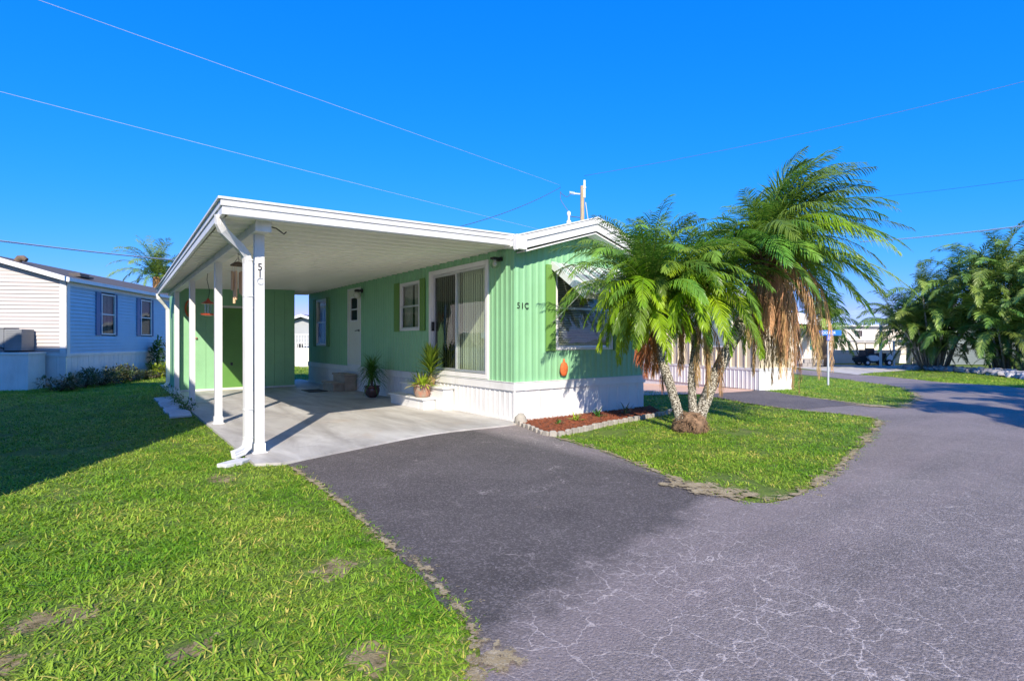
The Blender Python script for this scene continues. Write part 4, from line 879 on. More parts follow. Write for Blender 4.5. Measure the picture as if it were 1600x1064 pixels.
crown((1.42,-1.82,2.06), 80, 1.82, 1.85, RGT*.18, 15, .6, 1.42, ll=.31, lw=.0175, npair=44, frac_y=.5, lg=1.0)
crown((2.0,-2.36,2.14), 34, 1.3, 2.6, RGT*.1, 6, -.2, .8, ll=.30, lw=.018, frac_y=.85, lg=1.2)
crown((2.0,-2.36,2.14), 48, 1.5, 1.8, RGT*.2, 16, .5, 1.4, ll=.30, lw=.017, frac_y=.2, lg=1.0)
# wind-swept crown: everything streams to the street side
crown((2.84,-3.0,2.80), 104, 1.95, 1.5, WND*.72, 8, -.15, 1.52, ll=.38, lw=.0175, npair=44, az=lambda r, k: r.gauss(0.0, 1.15), frac_y=.25, lg=1.3)
crown((2.84,-3.0,2.80), 22, 1.1, 1.6, WND*.3, 9, .2, 1.4, ll=.36, lw=.0145, npair=44, frac_y=.2, lg=.8, az=lambda r, k: math.pi + r.gauss(0, .9))
# dead skirts
def dead(center, n, a0, a1, L0, L1, out, seed, m='dead', el=(-.3, .3)):
    rr = random.Random(seed)
    for k in range(n):
        a = rr.uniform(a0, a1); L = rr.uniform(L0, L1)
        me, nr = frond_mesh(wdir(a, rr.uniform(*el)), L, 46, .36, .008, out, RGT*.1, seed*50+k, .8, True)
        add_frond(pc, rel(center)+Vector((rr.uniform(-.06,.06), rr.uniform(-.06,.06), rr.uniform(-.25,.0))), me, nr, M[m], M['rach_dead'], 'dead_frond', label='dry brown hanging palm frond' if m == 'dead' else 'dry orange hanging palm frond')
dead((2.80,-2.98,2.72), 34, -1.2, 1.6, 1.4, 2.1, 12.0, 21, el=(-.6, .1))
dead((2.84,-3.0,2.66), 22, 1.6, 4.6, .5, 1.25, 12.0, 22)
dead((1.37,-1.78,1.80), 9, 3.6, 6.6, .7, 1.25, 14., 23, 'dead_orange')
dead((2.0,-2.36,1.9), 10, 0, 6.28, .65, 1.25, 14., 24)
dead((2.86,-3.0,2.74), 13, -.7, .9, 1.7, 2.2, 7.5, 31, el=(.0, .5))
# crown hearts (old leaf bases and fibre)
for (c, r, h) in (((1.37,-1.78,1.72), .12, .42), ((2.0,-2.36,1.80), .09, .36), ((2.80,-2.98,2.28), .15, .52)):
    b = MB(); rr = random.Random(int(c[0]*100))
    for k in range(70):
        a = k*2.4; z = h*k/70; rdl = r*(.75+.4*math.sin(math.pi*k/70)); p0 = rel(c) + Vector((rdl*.5*math.cos(a), rdl*.5*math.sin(a), z)); p1 = p0 + Vector((math.cos(a)*rdl, math.sin(a)*rdl, .10 + rr.uniform(-.02,.05))); b.bar(p0, p1, .035, .014)
    b.build('leaf_bases', M['fibre'], pc, fix=False)

# ---- generic far palms sharing mesh data
def far_fronds(L, grav, ll, lw, npair, m, n=6, lg=.9, els=None, wind=NW):
    out = []
    for k in range(n):
        el = (els or [-.3, 0, .35, .7, 1.05, 1.35])[k % 6]; out.append((el, *frond_mesh((math.cos(el), 0, math.sin(el)), L, npair, ll, lw, grav, wind, 300+k+int(L*10), lg, seg=2)))
    for (_, me, nr) in out:
        me.materials.append(m); me.materials.append(M['rachis'])
        for i in range(nr): me.polygons[i].material_index = 1
    return out
def far_palm(loc, h, fr, n, label, trunk_m, r=.15, lean=(0,0), group=None, shaft=True, name='palm_tree', sc=1.0):
    e = empty(name, loc, label=label, cat='palm tree', group=group)
    b = MB(); b.tube([(0,0,0),(lean[0]*.4,lean[1]*.4,h*.5),(lean[0],lean[1],h)], [r*1.2, r, r*.8], 10); b.build('trunk', trunk_m, e, smooth=True)
    rr = random.Random(int(loc[0]*7+loc[1]))
    for k in range(n):
        el, me, nr = fr[k % len(fr)]; add_frond(e, (lean[0], lean[1], h), me, nr, None, None, rz=rr.uniform(0, 6.28), sc=sc*rr.uniform(.85,1.15))
    return e
FQ = far_fronds(2.5, 1.9, .55, .035, 34, M['leaf_far'], els=[0,.3,.6,.85,1.1,1.4])
far_palm((-3.2, 33.8, -.03), 5.5, FQ, 54, 'queen palm rising behind the blue house', M['orange_bark'], .26, sc=1.15)
FS = far_fronds(2.4, 2.2, .7, .06, 26, M['leaf_far'])
e = far_palm((40.3, 12.3, g(40.3,12.3)-.03), 3.3, FS, 40, 'small bushy palm standing before the far pale house', M['bark'], .32, sc=1.25)
# clustered areca palms
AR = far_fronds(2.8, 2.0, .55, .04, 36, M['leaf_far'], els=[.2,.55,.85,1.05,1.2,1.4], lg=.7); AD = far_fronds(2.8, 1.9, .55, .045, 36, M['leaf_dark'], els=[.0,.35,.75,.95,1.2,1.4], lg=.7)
def areca(loc, nst, hh, spread, label, seed):
    e = empty('areca_palm_clump', loc, label=label, cat='palm clump'); rr = random.Random(seed)
    for s_ in range(nst):
        a = s_*2.4; q = spread*math.sqrt((s_+.5)/nst); h = hh*rr.uniform(.34,1.0); bx, by = .35*q*math.cos(a), .35*q*math.sin(a); tx, ty = q*math.cos(a), q*math.sin(a)
        b = MB(); b.tube([(bx,by,0),((bx+tx)/2*.9,(by+ty)/2*.9,h*.35),(tx,ty,h*.68)], [.075,.06,.05], 7); b.build('stem', M['trunk'], e, smooth=True)
        for k in range(11):
            el, me, nr = rr.choice(AR if (s_*3+k) % 5 < 3 else AD); add_frond(e, (tx,ty,h*.68 - .25*(k % 3)), me, nr, None, None, rz=rr.uniform(0,6.28), sc=rr.uniform(.85,1.3)*hh/8)
        for k in range(4):
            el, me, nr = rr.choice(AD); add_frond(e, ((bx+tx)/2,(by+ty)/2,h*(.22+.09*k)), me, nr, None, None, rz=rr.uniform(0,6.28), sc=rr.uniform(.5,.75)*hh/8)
areca((41.3, 5.4, g(41.3,5.4)-.03), 23, 8.0, 2.5, 'large areca palm clump nearest the golf cart', 1)
areca((40.6, 1.3, g(40.6,1.3)-.03), 22, 9.6, 2.6, 'taller areca palm clump behind the rocks at the right edge', 2)
areca((37.5, -4.6, g(37.5,-4.6)-.03), 14, 9.0, 2.6, 'areca palm clump farthest right past the rock border', 3)
# rocks
rb_ = empty('rock_border', (37.5, 2.0, g(37.5, 2.0)), label='border of pale rocks below the areca palms', cat='rock border')
rms = []
for k in range(5):
    b = MB(); b.lathe([(.02,-.12),(.16,-.10),(.22,0),(.17,.10),(.02,.15)], 7, (0,0,0), .9, k*3); o = b.build('rock', M['rock'], rb_); o.location = (.3*k, 0, .05); rms.append(o)
rr = random.Random(5)
line = smooth_line([(41.6,7.0),(39.3,4.0),(37.6,1.9),(34.5,-.2),(31,-2.2),(28,-4)], .5)
for k in range(230):
    p = line[int(rr.uniform(0, len(line)-1))]; o = rms[k] if k < 5 else rms[k % 5].copy()
    if k >= 5: C.objects.link(o); o.parent = rb_
    off = rr.uniform(0, 1.5); x = p[0] + off*.75 + rr.uniform(-.3,.3); y = p[1] + off*.25 + rr.uniform(-.3,.3)
    o.location = (x-37.5, y-2.0, g(x,y)-g(37.5,2.0)+.02+off*.10); o.rotation_euler = (rr.uniform(-.5,.5), rr.uniform(-.5,.5), rr.uniform(0,6)); s_ = rr.uniform(.8,1.6); o.scale = (s_, s_*rr.uniform(.7,1.2), s_*rr.uniform(.7,1.1))
# out-of-view shade trees behind the camera whose shadows cross the street
FB = far_fronds(2.6, 1.8, .7, .10, 22, M['leaf_dark'], els=[-.2,.1,.4,.7,1.0,1.3])
for (x, y, h, lb, s_) in ((3.9,-13.4,6.0,'shade palm behind the camera nearest the street edge', .85), (8.6,-14.4,7.6,'taller shade palm behind the camera on the right', 1.15), (11.8,-15.3,8.6,'tallest shade palm farthest right behind the camera', 1.15), (6.4,-14.8,6.2,'shade palm between the two taller ones behind the camera', .9)):
    far_palm((x,y,-.03), h, FB, 34, lb, M['bark'], .14, sc=s_)

# ================================================================ SHRUBS
def shrub(loc, rx_, ry_, h, n, m, label, seed, leaf=.09, stems=True, name='shrub'):
    rr = random.Random(seed); e = empty(name, loc, label=label, cat='shrub'); b = MB()
    lob = [(rr.uniform(-.6,.6)*rx_, rr.uniform(-.6,.6)*ry_, rr.uniform(.35,.75)*h, rr.uniform(.3,.55)) for _ in range(7)]
    for k in range(n):
        l = rr.choice(lob); u = rr.gauss(0,1); v = rr.gauss(0,1); w_ = rr.gauss(0,1); q = math.sqrt(u*u+v*v+w_*w_)+1e-6; rad = l[3]*rr.uniform(.6,1.05)
        p = Vector((l[0]+u/q*rad*rx_*1.1, l[1]+v/q*rad*ry_*1.1, max(.02, l[2]+w_/q*rad*h*.75)))
        d = Vector((u/q, v/q, w_/q*.6+.5)) + Vector((rr.uniform(-.5,.5), rr.uniform(-.5,.5), rr.uniform(-.4,.4))); ribbon(b, p, d, leaf*rr.uniform(.7,1.4), leaf*.42, .8, 2)
    b.build('foliage', m, e, fix=False)
    if stems:
        b = MB()
        for l in lob: b.tube([(l[0]*.2,l[1]*.2,0),(l[0]*.7,l[1]*.7,l[2]*.6),(l[0],l[1],l[2])], [.02,.012,.006], 5)
        b.build('stems', M['bark'], e)
hd = Vector((.449,.893,0)); hn = Vector((.893,-.449,0)); hr = Vector((-6.73,13.97,0))
def NL(s_, o): p = hr + hd*s_ + hn*o; return (p.x, p.y, -.035)
dk_ = [(-1.3,.5,.55,.45),(-.2,.55,.6,.55),(.8,.55,.65,.62),(1.75,.6,.6,.52),(2.7,.6,.65,.58),(3.6,.55,.55,.45)]
wd_ = ['low dark shrub at the left end below the deck','dark purple shrub at the corner of the blue house','tallest dark purple shrub below the first blue window','dark spiky shrub right of the tallest one','dark purple shrub below the gap between blue windows','low dark shrub touching the yellow bushes']
for k, (s_, o, r1, hh) in enumerate(dk_): shrub(NL(s_, o), r1, .45, hh, 800, M['croton'], wd_[k], 40+k, .10)
shrub(NL(4.6,.55), .55, .4, .62, 800, M['yellow_leaf'], 'yellow shrub in the bed beside the dark shrubs', 50, .10)
shrub(NL(5.7,.75), .7, .5, .50, 900, M['yellow_leaf'], 'wide low yellow shrub before the blue house', 51, .10)
shrub(NL(6.9,.7), .7, .5, .45, 900, M['green_leaf'], 'low green shrub nearest the carport downspout', 52, .10)
shrub(NL(5.2,.2), .35, .3, 1.6, 700, M['green_leaf'], 'tall thin leafy shrub under the second blue window', 53, .16)
# bare branching plant
e = empty('frangipani', NL(6.4,.15), label='thin branching plant with few leaves by the blue wall', cat='plant'); b = MB(); lf = MB(); rr = random.Random(9)
def br(p, d, L, r, lv):
    q = p + d*L; b.tube([p, q], [r, r*.75], 6)
    if lv == 0:
        for k in range(6): a = rr.uniform(0,6.28); ribbon(lf, q, (math.cos(a), math.sin(a), .5), .17, .05, .8, 3)
        return
    for k in range(2 + (lv == 2)): br(q, (d + Vector((rr.uniform(-.7,.7), rr.uniform(-.7,.7), rr.uniform(.0,.4)))).normalized(), L*.72, r*.7, lv-1)
br(Vector((0,0,0)), Vector((.1,0,1)).normalized(), .55, .035, 3); b.build('stem', M['bark'], e); lf.build('foliage', M['green_leaf'], e, fix=False)
# vine/weeds at the slab edge
for k, (x, y, s_, lb) in enumerate(((-4.42,9.0,.35,'leafy weeds at the foot of the shed corner post'),(-4.40,7.7,.28,'leafy weeds between the pale slabs and the carport floor'),(-4.38,6.3,.25,'leafy weeds at the foot of the third post'),(-4.40,5.2,.2,'small weeds beside the last pale slab'))):
    shrub((x,y,-.03), s_, s_*1.6, .16 if k else .28, 220, M['green_leaf'], lb, 60+k, .06, False, 'weed_patch')

# ================================================================ LEFT NEIGHBOUR
def lap(b, P, u0, u1, z0, z1, ops, pitch=.115, d=.028, slope=None):
    z = z0
    while z < z1 - 1e-4:
        zn = min(z+pitch, z1); segs = [(u0, u1)]
        for (p, q, c, e_) in ops:
            if c < (z+zn)/2 < e_:
                ns = []
                for a, bb in segs:
                    if q <= a or p >= bb: ns.append((a, bb))
                    else:
                        if p > a: ns.append((a, p))
                        if q < bb: ns.append((q, bb))
                segs = ns
        for a, bb in segs:
            if slope: a = max(a, slope(z)); 
            if bb - a < .02: continue
            b.quad(P(a, d, z), P(bb, d, z), P(bb, 0, zn), P(a, 0, zn)); b.quad(P(a, 0, z), P(bb, 0, z), P(bb, d, z), P(a, d, z))
        z = zn
rzL = -math.atan2(.449, .893)
nb = empty('neighbour_house', (-6.73, 13.97, 0), rzL, label='blue and beige sided mobile home on the left with grey roof', cat='house')
PXn = lambda u, w_, z: (w_, u, z); PYn = lambda u, w_, z: (u, -w_, z)
wN = [(1.85, 2.72, 1.62, 3.02), (4.55, 5.42, 1.62, 3.02), (8.2, 9.0, 1.62, 3.0)]
b = MB(); lap(b, PXn, 0.0, 11.0, 1.0, 3.30, wN); b.build('side_wall', M['blue_siding'], nb, fix=False)
b = MB(); lap(b, PYn, -4.4, -.0, 1.0, 3.30, []); 
z = 3.30
while z < 3.85:
    xa = -2.2 + (3.9-z)/.28*1.0; xe = min(0, -(z-3.30)/.28); 
    b.quad(PYn(-4.4-xe, .014, z), PYn(xe, .014, z), PYn(xe-.41, 0, z+.115), PYn(-4.4-xe+.41, 0, z+.115)); z += .115
b.build('gable_wall', M['beige_siding'], nb, fix=False)
b = MB(); b.box(-.16,-.03,1.0,.03,-.0,3.32).box(.0,-.03,1.0,.03,.14,3.30).box(0,.14,3.12,.03,11,3.3).box(-4.4,-.03,.93,.035,.0,1.02).box(0,0,.93,.035,11,1.02)
b.build('trim', M['white'], nb)
ribwall(MB(), 0, 11, -.03, .95, [], lambda u, w_, z: (.004+w_, u, z), .30, .006, 'rib', .8).build('skirting', M['white'], nb, fix=False)
ribwall(MB(), -4.4, 0, -.03, .95, [], lambda u, w_, z: (u, -.004-w_, z), .30, .006, 'rib', .8).build('skirting', M['white'], nb, fix=False)
MB().prism([(.20,3.27),(-2.2,3.99),(-4.6,3.27),(-4.6,3.33),(-2.2,4.05),(.20,3.33)], -.22, 11.3, 'y').build('roof', M['shingle'], nb)
b = MB()
for sx in (-1,1): b.prism([(-2.2,4.06),(-2.2+sx*2.42,3.335),(-2.2+sx*2.42,3.19),(-2.2,3.915)], -.27, -.222, 'y')
b.box(.203,-.27,3.22,.24,11.3,3.33); b.build('fascia', M['white'], nb)
MB().box(-4.3,.1,.9,-.1,10.9,3.2).build('inner_core', M['interior'], nb)
for i, (a, c, z0, z1) in enumerate(wN):
    f = MB(); framebox(f, a, c, z0, z1, .045, PXn, -.02, .035); wo = f.build('window', M['white'], nb)
    pbox(f := MB(), a+.04, c-.04, z0+.04, z1-.04, -.006, .0, PXn); f.build('pane', M['glass_clear'], wo)
    pbox(f := MB(), a+.04, c-.04, (z0+z1)/2-.02, (z0+z1)/2+.02, .002, .02, PXn); f.build('meeting_rail', M['white'], wo)
    f = MB(); n = 9
    for k in range(n):
        ya = a+.06+(c-a-.12)*k/n; f.quad((-.05, ya, z0+.05), (-.075, ya+.07, z0+.05), (-.075, ya+.07, z1-.05), (-.05, ya, z1-.05))
    f.build('vertical_blinds', M['straw_blind'], wo, fix=False, kind='stuff')
    for (s0, s1) in ((a-.33, a-.03), (c+.03, c+.12)):
        f = MB(); pbox(f, s0, s1, z0-.03, z1+.03, .018, .035, PXn)
        for (p, q) in ((.0,.05), (.46,.54), (.95,1.0)): pbox(f, s0, s1, z0-.03+(z1-z0+.06)*p, z0-.03+(z1-z0+.06)*q, .035, .045, PXn)
        pbox(f, s0, s0+.03, z0, z1, .035, .044, PXn); pbox(f, s1-.03, s1, z0, z1, .035, .044, PXn); f.build('shutter', M['blue_shutter'], nb)
b = MB(); b.box(-.62, 1.2, 3.56, -.28, 1.75, 3.63).box(-.70, 1.1, 3.50, -.2, 1.85, 3.56); b.build('roof_vent', M['shingle'], nb, bevel=.02)
# goose-neck vent
b = MB(); b.tube([(-1.62,.5,3.74),(-1.62,.5,3.90),(-1.57,.5,3.97),(-1.47,.5,3.98),(-1.38,.5,3.92)], [.10,.10,.10,.09,.07], 14); b.build('gooseneck_vent', M['bark'], nb, smooth=45)
# deck with air conditioner
dkk = empty('equipment_deck', (-8.5, 13.9, -.03), rzL, label='white boarded deck carrying the air conditioner', cat='deck')
b = MB(); ribwall(b, -2.6, 1.05, .0, 1.04, [], lambda u, w_, z: (u, -w_, z), .24, .006, 'rib', .85); ribwall(b, 0, .75, 0, 1.04, [], lambda u, w_, z: (1.05+w_, u, z), .24, .006, 'rib', .85); b.build('deck_skirt', M['white'], dkk, fix=False)
MB().box(-2.6, -.03, 1.04, 1.08, .75, 1.10).build('deck_top', M['white_dirty'], dkk, bevel=.005)
ac = empty('air_conditioner', (-8.3, 14.0, 1.07), rzL, label='grey air conditioner standing on the white deck', cat='air conditioner')
b = MB(); b.box(-1.6,.05,.03,.15,.62,.70); b.build('casing', M['ac'], ac, bevel=.012)
b = MB(); b.box(-1.62,.03,.0,.17,.64,.03).box(-1.62,.03,.70,.17,.64,.72); b.build('rim', M['ac'], ac)
b = MB(); b.box(.152,.06,.05,.60,.60,.68); b.build('condenser_coil', M['ac'], ac, bevel=.01)
b = MB()
for k in range(12): b.box(.20, .052, .08+.05*k, .58, .058, .10+.05*k)
b.build('louvres', M['ac'], ac, kind='stuff')
b = MB(); b.box(-.78,.04,.06,-.76,.05,.66).box(-.2,.04,.06,-.18,.05,.66); b.build('panel_seam', M['rubber'], ac)
b = MB(); b.box(-.62,-.06,.45,-.35,.04,.72); b.build('disconnect_box', M['elec'], ac, bevel=.01)
b = MB(); b.tube(smooth3([(-.5,-.02,.45),(-.5,-.03,.2),(-.45,-.06,.05),(-.2,-.08,-.2),(.2,-.08,-.36),(.55,-.05,-.30),(.62,.2,-.1)], 22), .02, 7); b.tube(smooth3([(-.42,-.02,.45),(-.4,-.03,.25),(-.1,-.05,.1),(.1,-.05,.15),(.2,0,.1)], 14), .02, 7); b.build('cable', M['rubber'], ac, smooth=True)
# house standing left of the frame: its shadow lies over the lawn
ob = empty('corner_house', (-12.5, .6, 0), label='tall white house left of the frame shading the lawn', cat='house')
b = MB(); lap(b, lambda u, w_, z: (3.7+w_, u, z), -5.4, 5.2, 0, 6.5, [], .25); lap(b, lambda u, w_, z: (u, -5.4-w_, z), -3.5, 3.7, 0, 6.5, [], .25); lap(b, lambda u, w_, z: (u, 5.2+w_, z), -3.5, 3.7, 0, 6.5, [], .25); b.build('wall', M['beige_siding'], ob, fix=False)
MB().prism([(3.75,6.45),(.1,7.6),(-3.6,6.45),(-3.6,6.35),(3.75,6.35)], -5.45, 5.25, 'y').build('roof', M['shingle'], ob)
# ================================================================ BEHIND: grey house seen through the gap
gh = empty('grey_house', (2.6, 25.6, -.55), R(-36), label='pale grey house with railing seen through the carport gap', cat='house')
b = MB(); lap(b, PYn, -3, 5, .0, 2.15, [], .2); b.build('wall', M['grey_siding'], gh, fix=False)
b = MB(); b.prism([(-3,2.15),(5,2.15),(1.0,3.3)], 0, .05, 'y'); b.build('gable', M['grey_siding'], gh)
MB().prism([(-3.3,2.06),(1.0,3.42),(5.3,2.06),(5.3,2.14),(1.0,3.50),(-3.3,2.14)], -.3, 7, 'y').build('roof', M['shingle'], gh)
b = MB()
for sx in (-1,1): b.prism([(1.0,3.50),(1.0+sx*4.3,2.13),(1.0+sx*4.3,1.98),(1.0,3.35)], -.36, -.31, 'y')
b.build('fascia', M['white'], gh)
MB().box(-3,.06,0,5,6.8,2.1).build('inner_core', M['grey_siding'], gh)
f = MB(); f.box(.66,-.06,1.15,1.06,-.02,1.85); wo = f.build('window', M['white'], gh); MB().box(.70,-.075,1.2,1.02,-.061,1.8).build('pane', M['dark'], wo)
dk2 = empty('beige_deck', (3.35, 23.6, 0), R(-36), label='beige boarded deck with white railing behind the carport', cat='deck')
b = MB(); b.box(-.78,0,-.04,3.2,1.6,1.02); b.build('deck_box', M['cream'], dk2)
b = MB()
for k in range(26): b.box(-.78+.155*k, .02, 1.02, -.75+.155*k, .05, 1.75)
b.build('baluster', M['white'], dk2, kind='stuff'); MB().box(-.8,.0,1.75,3.22,.07,1.80).build('rail', M['white'], dk2)
# ================================================================ HOUSE B (cream, behind the palms)
hb = empty('cream_house', (9.67, .89, 0), -R(13), label='cream ribbed mobile home with white skirting behind the palms', cat='mobile home')
b = MB(); ribwall(b, 0, 9, .55, 2.75, [(1.0,2.3,1.2,2.4)], lambda u, w_, z: (-w_, u, z), .30, .03, 'rib', .5); b.build('side_wall', M['warm_cream'], hb, fix=False)
b = MB(); ribwall(b, 0, 1.35, .55, lambda u: 2.62+.12-abs(u-.45)*.25, [], PY, .22, .03, 'rib', .5); b.build('front_wall', M['warm_cream'], hb, fix=False)
b = MB(); ribwall(b, 0, 9, -.04, .55, [], lambda u, w_, z: (-.01-w_, u, z), .16, .012, 'rib'); ribwall(b, 0, 1.35, -.1, .55, [], lambda u, w_, z: (u, -.01-w_, z), .3, .006, 'rib'); b.build('skirting', M['white'], hb, fix=False)
MB().box(.02,.02,-.3,1.33,9,2.75).build('inner_core', M['white'], hb)
MB().box(-.03,-.03,.53,0,9,.60).box(-.03,-.03,.53,1.37,0,.60).build('trim', M['white'], hb)
MB().prism([(-.3,2.66),(1.0,3.05),(1.5,3.05),(1.5,3.15),(.95,3.15),(-.3,2.76)], -.3, 9.2, 'y').build('roof', M['roof'], hb)
b = MB(); b.prism([(-.3,2.77),(1.5,3.2),(1.5,3.03),(-.3,2.60)], -.34, -.301, 'y'); b.build('fascia', M['white'], hb)
f = MB(); framebox(f, .55, 1.0, 1.2, 2.3, .05, PY, 0, .03); wo = f.build('window', M['white'], hb); pbox(f := MB(), .58, .97, 1.25, 2.25, .002, .008, PY); f.build('pane', M['glass'], wo)
f = MB(); framebox(f, 1.0, 2.3, 1.2, 2.4, .05, lambda u, w_, z: (-w_, u, z), 0, .04); wo = f.build('window', M['white'], hb); pbox(f := MB(), 1.05, 2.25, 1.25, 2.35, -.01, .0, lambda u, w_, z: (-w_, u, z)); f.build('pane', M['glass'], wo)
# ================================================================ FAR HOUSES ON THE RIGHT
def FP(px_, d, off=0): a = (px_-800)/849; p = CAM + (FWD + RGT*a)*d; return p
pD = FP(1277, 50); rzD = -math.atan2(.597, .802)
hd_ = empty('pale_house', (pD.x, pD.y, -.6), rzD, label='long pale sided house across the street with blue-grey metal roof', cat='house')
wD = [(3.5, 4.3, 1.9, 2.9), (7.4, 8.1, .9+.9, 2.55)]
wD = [(7.5, 8.4, 1.75, 2.85), (9.7, 10.4, 1.55, 2.25), (14, 15, 1.7, 2.6)]
wD = [(3.4, 4.2, 2.35, 3.05), (7.3, 8.1, 1.5, 2.2), (12, 13, 1.7, 2.6)]
b = MB(); lap(b, PYn, 0, 10.5, .75, 3.42, wD[:2], .2, .02); b.build('wall', M['pale_siding'], hd_, fix=False)
ribwall(MB(), 0, 10.5, -.05, .75, [], PYn, .4, .01, 'rib').build('skirting', M['white'], hd_, fix=False)
MB().box(0,.08,0,10.5,6,3.35).build('inner_core', M['interior'], hd_)
MB().prism([(-.35,3.36),(3.0,4.9),(6.4,3.36),(6.4,3.46),(3.0,5.0),(-.35,3.46)], -.3, 10.8, 'x').build('roof', M['blue_roof'], hd_)
MB().box(-.3,-.40,3.34,10.8,-.355,3.46).build('fascia', M['white'], hd_)
for (a, c, z0, z1) in wD[:2]:
    f = MB(); framebox(f, a, c, z0, z1, .07, PYn, -.02, .05); wo = f.build('window', M['white'], hd_); pbox(f := MB(), a+.06, c-.06, z0+.06, z1-.06, -.01, .0, PYn); f.build('pane', M['glass'], wo)
pC = FP(1215, 44)
hc = empty('awning_house', (pC.x, pC.y, -.6), rzD, label='pale house with curved white awning and teal window', cat='house')
b = MB(); lap(b, PYn, 0, 3.5, .6, 3.0, [(2.5,3.15,1.2,2.75)], .2, .02); b.build('wall', M['pale_siding'], hc, fix=False)
MB().box(0,.05,0,3.5,5,3.0).build('inner_core', M['pale_siding'], hc)
f = MB(); framebox(f, 2.5, 3.15, 1.2, 2.75, .08, PYn, 0, .05); wo = f.build('window', M['white'], hc); pbox(f := MB(), 2.57, 3.08, 1.27, 2.68, .01, .02, PYn); f.build('pane', M['teal'], wo)
ap = [(0,4.25),(1.0,4.2),(2.2,3.9),(3.4,3.45),(4.0,3.2),(4.25,2.95),(4.25,2.62),(4.12,2.62),(4.1,2.95),(3.3,3.15),(2.0,3.3),(0,3.4)]
MB().prism(ap, -1.6, -.02, 'y').build('curved_awning', M['cartwhite'], hc)
MB().prism([(0,3.0),(3.6,3.0),(2.0,4.1),(0,4.25)], -.015, 5, 'y').build('roof', M['roof'], hc)
bk = empty('block_planter', (pC.x+.8*2.2, pC.y-.6*2.2-1.0, -.6), rzD, label='low grey block planter below the teal window', cat='planter')
for k in range(6):
    for j in range(2): MB().box(-1.2+k*.41+(j*.15), 0, -.03+j*.29, -.81+k*.41+(j*.15), .3, .25+j*.29).build('block', M['block'], bk, bevel=.01)
pE = FP(1470, 46.5)
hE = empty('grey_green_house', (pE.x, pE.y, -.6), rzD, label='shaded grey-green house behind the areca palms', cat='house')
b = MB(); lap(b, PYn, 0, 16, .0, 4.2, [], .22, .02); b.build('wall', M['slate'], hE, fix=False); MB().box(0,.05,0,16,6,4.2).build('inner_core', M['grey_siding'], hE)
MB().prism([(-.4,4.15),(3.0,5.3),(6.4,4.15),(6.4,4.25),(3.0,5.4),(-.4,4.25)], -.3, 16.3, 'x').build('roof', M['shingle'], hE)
# far carport with cart
pK = FP(1318, 46.5)
ck = empty('far_carport', (pK.x, pK.y, -.6), rzD, label='flat open carport roof on posts before the pale house', cat='carport')
MB().box(0,-1.6,1.93,7.6,2.2,2.02).build('roof', M['white'], ck)
pk_ = None
for (x, y) in ((3.25,-1.5),(6.0,-1.5),(.3,2.0),(7.3,2.0),(7.3,-1.5)):
    b = MB().box(x-.06,y-.06,0,x+.06,y+.06,1.93); b.build('post', M['white'], ck)
pL = FP(1376, 43.5); lp = empty('light_post', (pL.x, pL.y, -.62), rzD, label='tall white post with small cross arm by the golf cart', cat='post')
MB().tube([(0,0,0),(0,0,3.75)], .10, 10).build('pole', M['white'], lp); MB().box(-.75,-.05,3.68,.7,.05,3.78).build('cross_arm', M['white'], lp)
# golf cart
pG = FP(1364, 45.2); gc = empty('golf_cart', (pG.x, pG.y, -.62), rzD, label='white and black golf cart parked under the far carport', cat='golf cart')
b = MB(); b.prism([(-.62,.40),(-.30,.36),(.05,.40),(.18,.62),(.05,.80),(-.62,.86),(-.80,.70)], -.60, .60, 'y'); b.prism([(.78,.42),(1.28,.46),(1.34,.66),(1.15,.90),(.88,1.02),(.78,.98)], -.56, .56, 'y'); b.build('body', M['cartwhite'], gc, bevel=.04)
b = MB(); b.box(-1.30,-.54,.26,1.10,.54,.40).box(-1.42,-.52,.40,-.80,.52,.66).box(.60,-.52,.40,.78,.52,1.02); b.build('chassis', M['rubber'], gc, bevel=.03)
b = MB(); b.box(-1.42,-.48,.68,-.86,.48,.82).box(-.72,-.52,.86,.08,.52,1.0); b.build('seat', M['seat'], gc, bevel=.04)
b = MB(); b.box(-.34,-.52,1.0,-.20,.52,1.42).box(-.86,-.5,.82,-.72,.5,1.30); b.build('backrest', M['seat'], gc, bevel=.04)
b = MB(); b.box(-1.08,-.62,1.80,1.10,.62,1.88); b.build('canopy', M['seat'], gc, bevel=.03)
for sy in (-.55,.55):
    MB().tube([(1.18,sy,.85),(.95,sy,1.82)], .032, 6).build('strut', M['dark'], gc); MB().tube([(-.80,sy,.8),(-1.0,sy,1.15),(-1.0,sy,1.82)], .032, 6).build('strut', M['dark'], gc)
MB().tube([(.72,-.2,.95),(.45,-.2,1.15)], .02, 6).build('steering_column', M['dark'], gc)
wo0 = None
for (x, y) in ((.92,-.55),(-.85,-.55),(.92,.55),(-.85,.55)):
    b = MB(); b.tube([(x,y-.10,.25),(x,y+.10,.25)], .25, 20); wo = b.build('wheel', M['rubber'], gc, smooth=40); MB().tube([(x,y-.112,.25),(x,y-.101,.25)], .13, 14).build('rim', M['alu'], wo)

# ================================================================ STREET SIGN
sg = empty('street_sign', (15.09, 1.29, g(15.09,1.29)-.03), rzD, label='blue street name sign on a thin grey post', cat='street sign')
MB().box(-.03,-.02,0,.03,.02,1.80).build('post', M['galv'], sg)
b = MB(); b.box(-.42,-.025,1.80,.46,-.012,1.985); pl_ = b.build('name_plate', M['signblue'], sg)
text('lettering', 'LAGOON DR', .145, (-.10, -.030, 1.89), (R(90),0,0), M['sign_white'], pl_, .002, .82)
b = MB(); b.box(-.08,-.07,1.62,.10,-.03,1.78); p2 = b.build('cross_plate_end', M['signblue'], sg)
text('lettering', 'ST', .12, (.01, -.074, 1.70), (R(90),0,0), M['sign_white'], p2, .002)

